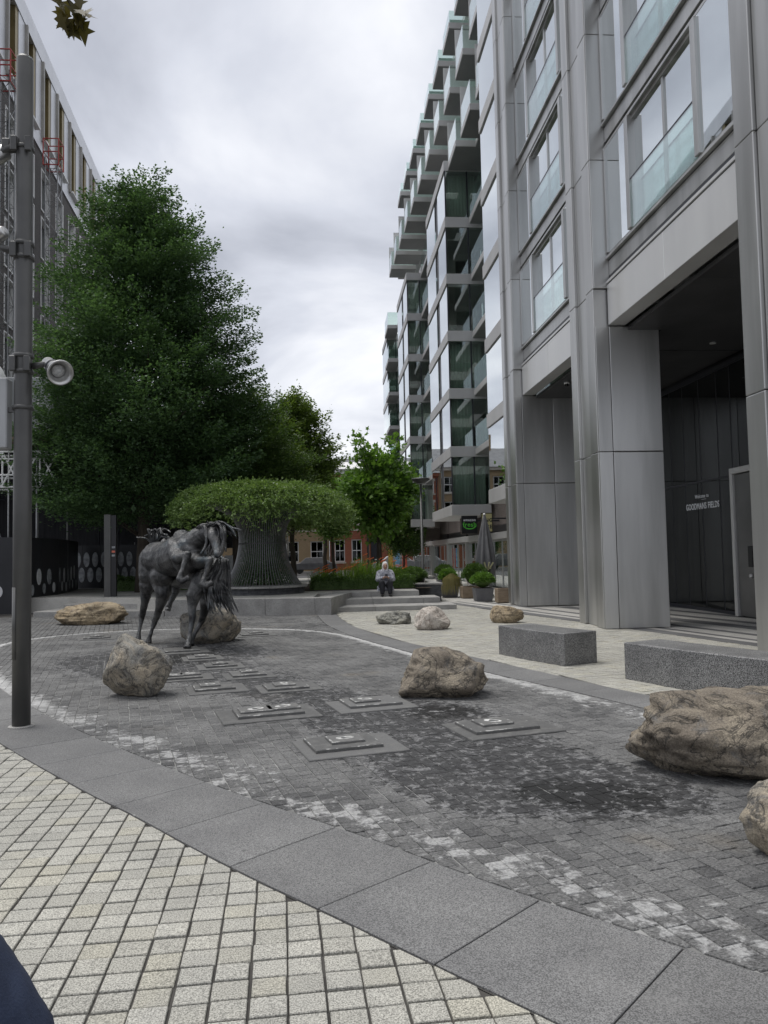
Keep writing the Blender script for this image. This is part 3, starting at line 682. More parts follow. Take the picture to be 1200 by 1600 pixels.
# entrance lobby: dark glass wall with fins, door, lettering
lob = MB()
for y in (21.95, 20.62, 19.85, 18.95, 18.05, 17.42, 16.2, 15.0, 13.8, 12.6, 11.4, 10.2): lob.box(9.60, 9.72, y-.018, y+.018, .02, 6.04)
lob.box(9.56, 9.70, 9.9, 21.9, 5.93, 6.05); lob.box(9.57, 9.70, 17.45, 21.9, 3.27, 3.32); lob.box(9.56, 9.70, 9.9, 21.9, .0, .08)
lf = lob.build('lobby_frame', 'frame_dark', tower)
ys = [21.92, 20.62, 19.85, 18.95, 18.05, 17.42, 16.2, 15.0, 13.8, 12.6, 11.4, 10.2]
for ya, yb in zip(ys[:-1], ys[1:]):
    for z0, z1 in ((.08, 3.27), (3.32, 5.93)): bx('pane', 'glass_dark', lf, 9.60, 9.615, yb+.03, ya-.03, z0, z1)
bx('lobby_floor', 'strip_light', tower, 9.72, 10.38, 9.5, 22, .004, .02)
door = MB(); door.box(9.42, 9.66, 17.16, 17.28, 0, 3.44).box(9.42, 9.66, 16.10, 16.22, 0, 3.44).box(9.42, 9.66, 16.221, 17.159, 3.30, 3.44)
dr = door.build('door_frame', 'metal_pale', tower, bevel=.01)
bx('door_leaf', 'metal_dark', dr, 9.48, 9.54, 16.24, 17.14, .02, 3.28, .006)
bx('entry_panel', 'sign_black', dr, 9.455, 9.479, 16.50, 16.68, 1.15, 1.62, .006)
MB().lathe((9.48, 16.60, .95), [(.0, 0), (.05, 0), (.05, .04), (0, .04)], 16, (-1, 0, 0)).build('door_knob', 'metal_pale', dr, True)
def lettering(text, size, mat, parent, loc, rot, name='lettering', ext=.004, sx=1.0, bold=0):
    cu = bpy.data.curves.new('txt', 'FONT'); cu.body = text; cu.size = size; cu.extrude = ext; cu.align_x = 'CENTER'; cu.offset = bold; cu.space_character = 1.12
    ob = bpy.data.objects.new('txt', cu); COL.objects.link(ob); dg = bpy.context.evaluated_depsgraph_get()
    me = bpy.data.meshes.new_from_object(ob.evaluated_get(dg)); bpy.data.objects.remove(ob)
    o = link(name, me, None, parent); me.materials.clear(); me.materials.append(MATS[mat]); o.location = Vector(loc)-ORG[parent.name]; o.rotation_euler = rot; o.scale = (sx, 1, 1); return o
RX = (R(90), 0, R(-90))          # reads from the -X side
lettering('GOODMANS FIELDS', .22, 'sign_white', lf, (9.585, 18.95, 2.60), RX, sx=.80, bold=.004)
lettering('Welcome to', .14, 'sign_white', lf, (9.585, 18.95, 2.88), RX, sx=.9)
bx('rule_line', 'sign_white', lf, 9.583, 9.586, 18.72, 18.98, 2.835, 2.842)
lettering('Berkeley', .12, 'metal_dark', lf, (9.585, 19.5, 2.36), RX) if False else None

# ------------------------------------------------------------------ glass block with balconies behind the tower
blk = thing('apartment_block', 'stepped glass apartment block with rows of projecting grey balconies', 'building', (8, 40, 0))
Bk = lambda k: 3.28+2.655*k
BH = .48
def glazed(parent, ax, fixed, a0, a1, z0, z1, mat, th=.014):
    if ax == 'x': return bx('pane', mat, parent, fixed, fixed+th, a0, a1, z0, z1)      # plane of constant X
    return bx('pane', mat, parent, a0, a1, fixed, fixed+th, z0, z1)
def module(x0, y0, y1, xr, floors, xface2=None, slot=None, mullion=None, green='glass_green'):
    for k in range(floors+1):
        z = Bk(k)
        b = bx('floor_band', 'band_grey', blk, x0, xr, y0, y1, z, z+BH, .01)
        if k == floors: break
        zt = Bk(k+1)
        # south glass face, seen nearly square-on
        ms = mullion or [x0+.95]
        edges = [x0+.05]+ms+[xr-.05]
        F = MB()
        F.box(x0+.03, x0+.08, y0+.03, y0+.08, z+BH, zt)
        for m in ms: F.box(m-.03, m+.03, y0+.03, y0+.10, z+BH, zt)
        fr = F.build('window', 'frame_dark', blk)
        for a, b_ in zip(edges[:-1], edges[1:]): glazed(fr, 'y', y0+.045, a+.03, b_-.03, z+BH, zt, green)
        # west glass face mirrors the sky
        segs = [(y0+.08, slot[0]), (slot[1], y1-.02)] if slot else [(y0+.08, y1-.02)]
        for a, b_ in segs: glazed(fr, 'x', x0+.045, a, b_, z+BH, zt, 'glass_mirror')
        if slot: bx('slot_panel', 'frame_dark', fr, x0+.10, x0+.16, slot[0], slot[1], z+BH, zt)
        # curtains and a little furniture
        if random.random() < .72:
            a = x0+.15; b_ = a+(xr-a)*random.uniform(.5, .95); curtain('curtain', 'curtain_green', fr, y0+.35, a, b_, z+BH+.02, zt-.03, .03, .15, 'x')
        elif random.random() < .8:
            ch = MB(); cx = x0+random.uniform(.4, .7); ch.box(cx, cx+.45, y0+.6, y0+1.0, z+BH+.38, z+BH+.44); ch.box(cx, cx+.45, y0+.98, y0+1.03, z+BH+.44, z+BH+.95)
            for i in (0, 1):
                for j in (0, 1): ch.box(cx+i*.41, cx+.04+i*.41, y0+.6+j*.36, y0+.64+j*.36, z+BH, z+BH+.38)
            ch.build('chair', 'interior_dark' if random.random() < .5 else 'white_paint', fr)
    bx('room_wall', 'interior_wall', blk, x0+1.0, xr+2, y0+3.2, y0+3.3, 3.8, Bk(floors))
    bx('room_wall', 'interior_mid', blk, xr-.03, xr+1, y0+.2, y1-.2, 3.8, Bk(floors))
# near module beside the tower (only its mirror face shows)
for k in range(10):
    z = Bk(k); bx('floor_band', 'band_grey', blk, 5.66, 9, 23.66, 26.4, z, z+BH, .01)
    if k < 9:
        f_ = bx('window', 'frame_dark', blk, 5.72, 5.78, 23.66, 23.72, z+BH, Bk(k+1)); glazed(f_, 'x', 5.71, 23.73, 26.37, z+BH, Bk(k+1), 'glass_mirror')
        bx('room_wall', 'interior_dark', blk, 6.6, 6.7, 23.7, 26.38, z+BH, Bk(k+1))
module(5.64, 34.2, 40.6, 7.45, 6, slot=(36.6, 37.6), mullion=[6.72])
module(5.36, 48.3, 55.0, 6.85, 6, slot=(50.8, 51.8), mullion=[6.2])
module(5.15, 62.0, 67.0, 6.6, 6, mullion=[5.9])
# recessed glass wall behind the balconies
for k in range(9):
    z = Bk(k); bx('floor_band', 'band_grey', blk, 8.0, 12, 26.42, 70, z+.002, z+BH-.002)
    for ya in np.arange(26.5, 69, 2.9):
        glazed(blk, 'x', 8.03, ya+.03, ya+2.84, z+BH, Bk(k+1), 'glass_green') if (k >= 6 or ya < 36 or 41 < ya < 50) else None
bx('room_wall', 'interior_mid', blk, 9.2, 9.3, 26.5, 69, 3.3, Bk(9))
bx('roof_slab', 'band_grey', blk, 7.0, 16, 26.42, 70, Bk(9), Bk(9)+.4)
def balcony(x0, x1, y0, y1, z, south=True, rail=1.0, screen=False, cap=False):
    s = bx('balcony', 'band_grey', blk, x0, x1, y0, y1, z+.06, z+.34, .012)
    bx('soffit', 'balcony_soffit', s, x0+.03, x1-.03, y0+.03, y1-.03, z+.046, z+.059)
    bx('guard_rail', 'glass_rail', s, x0+.03, x0+.048, y0+.03, y1-.03, z+.345, z+.34+rail)
    bx('guard_rail', 'glass_rail', s, x0+.05, x1-.02, y0+.03, y0+.048, z+.345, z+.34+rail)
    if screen: bx('sky_white_screen', 'white_paint', s, x0+.02, x1-.05, y1-.05, y1-.02, z+.345, z+2.3)  # opaque white in place of glass reflecting the sky
    if cap: bx('upstand', 'white_paint', s, x0+.06, x1, y0+.06, y1-.04, z+.342, z+.50)
for k in range(1, 7): balcony(6.72, 7.98, 30.2, 33.9, Bk(k)-.02)
for k in range(1, 7): balcony(6.25, 7.9, 44.4, 48.0, Bk(k)-.02)
for k in range(1, 7): balcony(5.0, 5.9, 59.0, 61.9, Bk(k)-.02); balcony(5.75, 7.9, 56.6, 58.8, Bk(k)-.02)
XL = lambda y: 5.78-.040*(y-30)
for i in range(9): y = 26.9+2.62*i; balcony(XL(y), XL(y)+1.75, y, y+1.85, Bk(8), rail=.55, cap=True)
for i in range(11): y = 27.3+2.62*i; balcony(XL(y)+.05, XL(y)+1.85, y, y+1.75, Bk(7)-.02, screen=True)
for i in range(3): y = 26.6+2.75*i; balcony(XL(y)+.15, XL(y)+1.9, y, y+2.1, Bk(6)-.03, screen=True)
# ground-floor shops
shop = thing('shop_row', 'row of ground floor shops with grey fascia under the glass apartments', 'shop front', (8, 45, 0))
SX = 7.6
bx('soffit', 'balcony_soffit', shop, 5.7, 12, 26.5, 67.5, 3.20, 3.27) if False else None
for i, (ya, yb) in enumerate([(24.2, 30.6), (30.7, 35.3), (35.4, 41.0), (41.1, 47.6), (47.7, 55.0), (55.1, 67.0)]):
    bx('wall', 'brick_grey', shop, SX+.02, SX+.4, ya, yb, 2.78, 3.9)
    bx('signboard', 'sign_black', shop, SX-.03, SX+.3, ya+.25, yb-.25, 2.50, 2.78, .008)
    bx('fascia', 'metal_pale', shop, SX-.10, SX+.35, ya, yb, 2.18, 2.47, .01)
    bx('pillar', 'metal', shop, SX-.12, SX+.22, ya-.05, ya+.28, 0, 2.17, .01)
    n = max(2, int((yb-ya-.3)/1.5)); F = MB(); st = (yb-ya-.3)/n
    for j in range(n+1): F.box(SX+.02, SX+.10, ya+.29+j*st-.03, ya+.29+j*st+.03, .0, 2.17)
    F.box(SX+.02, SX+.10, ya+.3, yb, 2.08, 2.17); f_ = F.build('window', 'metal', shop)
    for j in range(n): bx('pane', 'glass_green', f_, SX+.05, SX+.062, ya+.29+j*st+.03, ya+.29+(j+1)*st-.03, .05, 2.08)
    bx('room_wall', 'shop_green' if i in (3, 4) else 'interior_wall', shop, 9.2, 9.3, ya, yb, 0, 2.7)
    if i in (3, 4): bx('display', 'shop_blue', shop, SX+.25, SX+.30, ya+.6, yb-.3, .1, .75); bx('display', 'shop_green', shop, SX+.26, SX+.31, ya+.6, yb-.3, .76, 2.1)
bx('wall', 'brick_grey', shop, 6.55, 7.58, 37.0, 37.4, 2.5, 3.27); bx('wall', 'brick_grey', shop, 6.3, 7.55, 51.0, 51.4, 2.5, 3.27)
# ------------------------------------------------------------------ brick block on the left, in its own frame (s along the front, d towards the square)
TH = R(4.7); LD = np.array((-math.sin(TH), math.cos(TH))); LN = np.array((math.cos(TH), math.sin(TH))); LO = -13.2*LN
lb = thing('brick_block', 'dark brick block with white framed windows and a pale metal top storey', 'building', (LO[0]+LD[0]*55, LO[1]+LD[1]*55, 0))
def lbox(name, mat, parent, s0, s1, d0, d1, z0, z1, bevel=0):
    return MB().fbox(LO, LD, LN, s0, s1, d0, d1, z0, z1).build(name, mat, parent, bevel=bevel)
S0, SP, NC = 31.9, 3.33, 13
wins = [S0+SP*i for i in range(NC)]           # left edge of each window
ZB = [26.62-3.02*k for k in range(9)]
# piers and spandrels leave real openings
WW = 1.9
for i, s in enumerate(wins):
    e0 = (wins[i-1]+WW) if i else s-1.4
    lbox('brick_pier', 'brick_dark', lb, e0, s, -.6, 0, 0, 26.6)
lbox('brick_pier', 'brick_dark', lb, wins[-1]+WW, wins[-1]+WW+1.4, -.6, 0, 0, 26.6)
proto = {}
def lwin(s, z0, z1, key, gold=False):
    org = LO+LD*s
    if key not in proto:
        F = MB(); fr = .07
        P = lambda *a: F.fbox((0, 0), LD, LN, *a)
        P(0, fr, -.34, .045, z0, z1); P(WW-fr, WW, -.34, .045, z0, z1); P(fr+.001, WW-fr-.001, -.34, .05, z0, z0+.08); P(fr+.001, WW-fr-.001, -.34, .03, z1-.07, z1)
        proto[key] = (F.mesh('window'), MB().fbox((0, 0), LD, LN, fr, WW-fr, -.30, -.28, z0+.08, z1-.07).mesh('pane'), MB().fbox((0, 0), LD, LN, WW*.46, WW*.50, -.279, -.24, z0+.08, z1-.07).mesh('mullion'))
        for me, m in zip(proto[key], ('white_paint', 'glass_dark', 'frame_dark')): me.materials.append(MATS[m])
    w_ = link('window', proto[key][0], None, lb); w_.location = Vector((org[0], org[1], 0))-ORG[lb.name]
    for nm, me in zip(('pane', 'mullion'), proto[key][1:]): link(nm, me, None, w_)
for i, s in enumerate(wins):
    for k in range(8):
        z1 = ZB[k]-.9; z0 = z1-2.62
        if z0 < 5: break
        lwin(s, z0, z1, k)
        lbox('spandrel', 'brick_dark', lb, s+.001, s+WW-.001, -.6, -.012, z1+.001, (z1+.398) if k else 26.6)
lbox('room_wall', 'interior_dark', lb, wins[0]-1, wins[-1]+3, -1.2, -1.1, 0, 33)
# pale metal top storey with deep gold reveals
lbox('parapet', 'clad_white', lb, wins[0]-1.4, wins[-1]+WW+1.4, -.7, .10, 32.35, 33.6)
lbox('cladding_base', 'clad_white', lb, wins[0]-1.4, wins[-1]+WW+1.4, -.7, .08, 26.63, 27.45)
for i, s in enumerate(wins):
    e0 = (wins[i-1]+2.0) if i else s-1.3
    lbox('cladding_panel', 'clad_white', lb, e0+.01, s-.21, -.6, .06, 27.46, 32.34)
    lbox('fin', 'fin_taupe', lb, s-.20, s-.001, -.6, .22, 27.30, 32.34)
    lbox('reveal', 'clad_gold', lb, s+1.55, s+2.0, -.6, .02, 27.46, 32.34)
    lbox('sill', 'white_paint', lb, s, s+2.0, -.2, .34, 27.34, 27.455)
    f_ = lbox('window', 'frame_dark', lb, s+.001, s+1.549, -.50, -.44, 29.6, 29.75)
    MB().fbox(LO, LD, LN, s+.001, s+.8, -.48, -.46, 27.46, 32.34).build('pane', 'glass_dark', f_)
    MB().fbox(LO, LD, LN, s+.81, s+1.549, -.45, -.40, 27.46, 32.34).build('gold_panel', 'clad_gold', f_)
lbox('end_wall', 'brick_dark', lb, wins[-1]+WW+1.1, wins[-1]+WW+1.39, -14, -.61, 0, 26.6)

def lattice(label, base, w, z0, z1, cagez, cagecol):
    m = thing('hoist_mast', label, 'hoist mast', (base[0], base[1], 0), 'hoist masts on the brick block')
    x, y = base; h = w/2; cs = [(x-h, y-h), (x+h, y-h), (x+h, y+h), (x-h, y+h)]
    for c in cs: MB().tube([(c[0], c[1], z0), (c[0], c[1], z1)], .035, 6).build('leg', 'galv', m)
    br = MB(); z = z0; k = 0
    while z < z1-.1:
        for i in range(4):
            a, b = cs[i], cs[(i+1) % 4]; br.tube([(a[0], a[1], z), (b[0], b[1], z)], .018, 4)
            br.tube([(a[0], a[1], z), (b[0], b[1], min(z+1.0, z1))] if (k+i) % 2 else [(b[0], b[1], z), (a[0], a[1], min(z+1.0, z1))], .015, 4)
        z += 1.0; k += 1
    o = br.build('bracing', 'galv', m); o['kind'] = 'stuff'
    if cagez:
        c = MB(); H = w*.62
        for i in range(4):
            px_, py_ = x+(-H if i in (0, 3) else H), y+(-H if i in (0, 1) else H); qx, qy = x+(-H if i in (2, 3) else H), y+(-H if i in (0, 3) else H)
            c.tube([(px_, py_, cagez), (px_, py_, cagez+1.6)], .035, 6)
        for zz in (cagez, cagez+.8, cagez+1.6):
            c.tube([(x-H, y-H, zz), (x+H, y-H, zz), (x+H, y+H, zz), (x-H, y+H, zz), (x-H, y-H, zz)], .035, 6)
        o = c.build('cage', cagecol, m); o['kind'] = 'stuff'
p_ = LO+LD*47.5+LN*1.0; lattice('lattice hoist mast with a red cage on the brick block, right of the lamp post', p_, .72, 3, 25.9, 25.2, 'red_paint')
p_ = LO+LD*39.0+LN*.9; lattice('lattice hoist mast on the brick block, mostly hidden behind the lamp post', p_, .7, 3, 25.6, 25.0, 'red_paint')

# ------------------------------------------------------------------ site hoarding, gantry and dark backdrop added for the shade under the tree
hd = thing('site_hoarding', 'black site hoarding printed with white ovals behind the lamp post', 'hoarding', (-9.9, 24.4, 0))
HP = [(-13.5, 22.9), (-9.35, 24.45), (-9.15, 27.0), (-9.9, 31.5)]
for (a, b) in zip(HP[:-1], HP[1:]):
    a, b = np.array(a), np.array(b); l = np.linalg.norm(b-a); e1 = (b-a)/l; e2 = np.array((-e1[1], e1[0])); n = max(1, int(l/1.2))
    for i in range(n): MB().fbox(a, e1, e2, i*l/n+.004, (i+1)*l/n-.004, 0, .06, 0, 2.35).build('hoarding_panel', 'hoarding', hd)
    j = .35; k = 0
    while j < l-.25:
        z = (1.12, .70)[k % 2]+random.uniform(-.04, .04); c = a+e1*j; hgt = (.26, .17)[k % 2]; wd = hgt*.62
        MB().add([(c[0]+e1[0]*wd*math.cos(t_)-e2[0]*(.012-dd), c[1]+e1[1]*wd*math.cos(t_)-e2[1]*(.012-dd), z+hgt*math.sin(t_)) for dd in (0, .008) for t_ in np.arange(0, 2*math.pi, math.pi/12)],
            [tuple(range(24))]+[(i, 24+i, 24+(i+1) % 24, (i+1) % 24) for i in range(24)]).build('printed_oval', 'print_white' if random.random() < .5 else 'print_pale', hd); j += random.uniform(.30, .46); k += 1
gt = thing('scaffold_gantry', 'white lattice beam scaffold gantry left of the lamp post', 'scaffold', (-10.3, 26, 0))
for z in (4.05, 4.45, 4.98, 5.22):
    for y in (26.0, 27.0): MB().tube([(-14, y, z), (-9.15, y, z)], .035, 8).build('ledger', 'white_paint', gt, True)
dg_ = MB(); x = -13.6
for i in range(8):
    dg_.tube([(x, 26, 4.1), (x+.55, 26, 5.2)], .03, 6).tube([(x+.55, 26, 4.1), (x, 26, 5.2)], .03, 6).tube([(x, 26, 4.05), (x, 26, 5.22)], .03, 6); x += .6
o = dg_.build('bracing', 'white_paint', gt); o['kind'] = 'stuff'
for x, y in ((-12.8, 26), (-11.6, 26), (-10.4, 26), (-9.5, 26), (-9.5, 29), (-11, 29.5), (-9.9, 27.2)): MB().tube([(x, y, 0), (x, y, 5.2 if y < 27 else 7.5)], .03, 8).build('standard', 'galv', gt, True)
for x, s in ((-11.6, .9), (-10.4, -.8)): MB().tube([(x, 26, 1.7), (x+s, 26, 4.0)], .028, 6).build('brace', 'galv', gt, True)
cn = thing('site_canopy', 'grey sheeted canopy box on the scaffold behind the lamp post', 'canopy', (-10, 27, 5.5))
MB().fbox((-13, 27.2), (1, 0), (0, 1), 0, 3.55, 0, 2.2, 5.9, 8.0).build('sheet_box', 'sheet_grey', cn, bevel=.05, seg=2)
MB().hexa([(-9.40, 27.2, 5.2), (-8.55, 28.6, 5.2), (-8.6, 28.68, 5.2), (-9.46, 27.26, 5.2), (-9.40, 27.2, 7.3), (-8.55, 28.6, 7.0), (-8.6, 28.68, 7.0), (-9.46, 27.26, 7.3)]).build('side_sheet', 'sheet_grey', cn)
MB().fbox((-13, 26.4), (1, 0), (0, 1), 0, 3.7, 0, 1.2, 5.62, 5.78).build('deck', 'wood_box', cn)
MB().ball((-11.6, 27.0, 7.3), (.8, .5, 1.3), 16, 12).build('tarpaulin', 'white_paint', cn, True)
for z in (6.05, 6.45): MB().tube([(-9.4, 27.1, z+.2), (-8.5, 28.55, z)], .03, 6).build('rail', 'frame_dark', cn)
sc = thing('shade_backdrop', 'dark backdrop with bars, added to deepen the shade behind the big tree', 'scaffold', (-8, 34, 0))
MB().box(-14.5, -3.4, 33.6, 33.9, 2.0, 7.2).build('shade_sheet', 'shade_sheet', sc)  # dark sheet added so the space behind the tree reads as shade
MB().box(-14.5, -4.0, 29.8, 33.6, 6.6, 6.9).build('deck', 'shade_sheet', sc)  # cover added to keep light out from above
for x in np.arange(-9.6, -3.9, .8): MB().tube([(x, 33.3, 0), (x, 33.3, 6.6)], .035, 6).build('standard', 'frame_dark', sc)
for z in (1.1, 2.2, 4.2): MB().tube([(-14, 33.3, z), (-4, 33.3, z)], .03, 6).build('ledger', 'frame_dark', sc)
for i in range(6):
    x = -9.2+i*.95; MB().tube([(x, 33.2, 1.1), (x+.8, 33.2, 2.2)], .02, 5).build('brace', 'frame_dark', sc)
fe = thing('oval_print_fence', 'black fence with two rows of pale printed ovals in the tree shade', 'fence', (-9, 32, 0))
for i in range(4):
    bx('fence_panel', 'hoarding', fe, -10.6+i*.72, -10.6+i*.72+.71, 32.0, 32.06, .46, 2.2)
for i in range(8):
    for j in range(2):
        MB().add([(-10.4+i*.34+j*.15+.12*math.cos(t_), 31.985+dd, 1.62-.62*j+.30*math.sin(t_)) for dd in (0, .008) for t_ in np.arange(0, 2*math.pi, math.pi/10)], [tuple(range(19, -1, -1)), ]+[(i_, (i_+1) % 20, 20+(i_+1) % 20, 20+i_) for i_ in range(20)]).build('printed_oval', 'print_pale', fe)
pp = thing('poster_fence', 'fence of pale poster panels before the dark backdrop, beside the slim pylon', 'fence', (-6.8, 32.5, .46))
for i, mt in enumerate(['poster_blue', 'print_white', 'print_pale', 'wood_box', 'print_white', 'stone_trim', 'print_pale', 'print_white']):
    bx('poster_panel', mt, pp, -7.9+i*.52, -7.9+i*.52+random.uniform(.3, .48), 32.5, 32.54, .60, 1.75+random.uniform(-.2, .1))
for i in range(5): MB().tube([(-7.95+i*1.04, 32.56, .46), (-7.95+i*1.04, 32.56, 2.3)], .025, 6).build('post', 'galv', pp)

# ------------------------------------------------------------------ brick houses at the far end
def house(name, label, x0, x1, y, z1, zr, mat, wins_, doors, loc, roofmat='slate_roof', ground=.1):
    h = thing(name, label, 'building', (loc, y, 0))
    bands = sorted(set([ground, z1]+[w[2] for w in wins_]+[w[3] for w in wins_]))
    # wall as pieces around the openings
    op = sorted(wins_+doors, key=lambda w: w[0])
    colsx = sorted(set([x0, x1]+[w[0] for w in op]+[w[1] for w in op])); rowsz = sorted(set([0, z1]+[w[2] for w in op]+[w[3] for w in op]))
    m = MB()
    for a, b in zip(colsx[:-1], colsx[1:]):
        run = None
        for c, d in zip(rowsz[:-1], rowsz[1:]):
            hole = any(w[0] <= a+1e-6 and b <= w[1]+1e-6 and w[2] <= c+1e-6 and d <= w[3]+1e-6 for w in op)
            if not hole:
                if run is None: run = [c, d]
                else: run[1] = d
            if hole and run: m.box(a, b, y, y+.4, run[0], run[1]); run = None
        if run: m.box(a, b, y, y+.4, run[0], run[1])
    m.build('wall', mat, h)
    bx('side_wall', mat, h, x0+.01, x1-.01, y+.41, y+9, 0, z1)
    for a, b, c, d in wins_:
        F = MB(); f = .09
        F.box(a, a+f, y+.08, y+.2, c, d).box(b-f, b, y+.08, y+.2, c, d).box(a+f, b-f, y+.08, y+.2, c, c+f).box(a+f, b-f, y+.08, y+.2, d-f, d).box(a+f, b-f, y+.07, y+.19, (c+d)/2-.04, (c+d)/2+.04)
        F.box((a+b)/2-.025, (a+b)/2+.025, y+.09, y+.18, c+f, d-f)
        w_ = F.build('window', 'white_paint', h); bx('pane', 'glass_dark', w_, a+.02, b-.02, y+.15, y+.16, c+.02, d-.02); bx('sill', 'stone_trim', w_, a-.1, b+.1, y-.10, y+.05, c-.16, c-.01)
        bx('lintel', 'stone_trim' if mat == 'brick_red' and c > 4 else mat, w_, a-.12, b+.12, y-.03, y+.02, d+.005, d+.26)
    for a, b, c, d in doors:
        dd = bx('door', 'frame_dark', h, a+.06, b-.06, y+.15, y+.22, c, d-.5); bx('fanlight', 'glass_dark', dd, a+.06, b-.06, y+.16, y+.2, d-.49, d-.02)
        bx('letter_plate', 'sign_white', dd, (a+b)/2-.15, (a+b)/2+.15, y+.13, y+.149, c+.95, c+1.05)
        MB().prism([(a-.25, y-.2), (b+.25, y-.2), (b+.25, y), (a-.25, y)], d+.05, d+.22).build('door_hood', mat, h)
    bx('string_course', 'stone_trim', h, x0-.02, x1+.02, y-.06, y-.002, 3.95, 4.15); bx('cornice', 'stone_trim' if mat != 'brick_red' else 'brick_red', h, x0-.1, x1+.1, y-.22, y+.5, z1+.002, z1+.30)
    r = MB().add([(x0-.2, y-.3, z1+.31), (x1+.2, y-.3, z1+.31), (x1+.2, y+4.5, zr), (x0-.2, y+4.5, zr), (x1+.2, y+9.3, z1+.31), (x0-.2, y+9.3, z1+.31)], [(0, 1, 2, 3), (3, 2, 4, 5), (0, 3, 5), (1, 4, 2), (0, 5, 4, 1)]).build('roof', roofmat, h)
    return h, r
RY = 75
rw = []
for x in (.75, 2.4, 4.3, 6.3, 8.4, 10.6): rw += [(x, x+1.0, .95, 3.1), (x, x+1.0, 4.6, 6.6), (x, x+1.0, 7.5, 8.7)]
rw = [w_ for w_ in rw if not (4.2 < w_[0] < 4.4 and w_[2] < 2)]
rh, rroof = house('red_brick_house', 'red brick terrace with white sash windows and slate roof at the far end', .30, 13.5, RY, 9.2, 11.6, 'brick_red', rw, [(4.25, 5.35, .1, 3.3)], 6)
sk = MB().hexa([(1.2, RY+.6, 9.9), (4.0, RY+.6, 9.9), (4.0, RY+2.2, 10.75), (1.2, RY+2.2, 10.75), (1.2, RY+.5, 10.1), (4.0, RY+.5, 10.1), (4.0, RY+2.1, 10.95), (1.2, RY+2.1, 10.95)]).build('skylight', 'white_paint', rroof)
bx('chimney', 'brick_red', rroof, 10.2, 11.6, RY+4, RY+5, 10.8, 13.0); bx('downpipe', 'frame_dark', rh, .42, .54, RY-.12, RY-.01, 0, 9)
yw = []
for x in (-11.5, -9.0, -6.5, -4.0, -1.6): yw += [(x, x+1.25, 1.0, 3.0), (x, x+1.25, 4.7, 6.7), (x, x+1.25, 7.6, 9.2)]
yh, yroof = house('yellow_brick_house', 'yellow stock brick house left of the red terrace', -13.5, .25, RY+.6, 9.8, 12.6, 'brick_yellow', yw, [], -6)
bx('chimney', 'brick_yellow', yroof, -6, -4.4, RY+4.5, RY+5.6, 11.6, 14.0)
hz = bx('street', 'asphalt', None, -40, 40, 66, 74, -.02, -.012); hz['kind'] = 'structure'
fp = bx('footway', 'strip_light', None, -40, 40, 74.001, 75.5, -.03, .1); fp['kind'] = 'structure'
# parked cars glimpsed behind the planting
def car(label, x, y, mat, L_=4.2):
    c = thing('parked_car', label, 'car', (x, y, 0), 'cars parked in the far street')
    prof = [(-L_/2, .35), (-L_/2, .75), (-L_/2+.15, .85), (-L_*.30, .95), (-L_*.17, 1.42), (L_*.20, 1.45), (L_*.36, .98), (L_/2-.1, .85), (L_/2, .6), (L_/2, .35)]
    n = len(prof); m = MB().add([(x+a, y-.85+(.12 if b > 1 else 0), b) for a, b in prof]+[(x+a, y+.85-(.12 if b > 1 else 0), b) for a, b in prof], [tuple(range(n)), tuple(range(2*n-1, n-1, -1))]+[(i, n+i, n+(i+1) % n, (i+1) % n) for i in range(n)])
    b = fixnormals(m.build('body', mat, c, bevel=.05, seg=2))
    MB().add([(x-L_*.27, y-.80, .98), (x+L_*.31, y-.80, .98), (x+L_*.17, y-.745, 1.38), (x-L_*.16, y-.745, 1.38)], [(0, 1, 2, 3)]).build('side_window', 'glass_dark', c)
    for s in (-.3, .3):
        for yy in (-.8, .62): MB().lathe((x+L_*s, y+yy, .32), [(0, 0), (.2, 0), (.31, .01), (.32, .04), (.32, .14), (.31, .18), (0, .18)], 20, (0, 1, 0)).build('wheel', 'ink', c)
car('dark car parked in front of the yellow brick house', -1.2, 70, 'fabric_grey')
car('grey car parked before the red terrace door', 6.2, 70, 'sheet_grey')
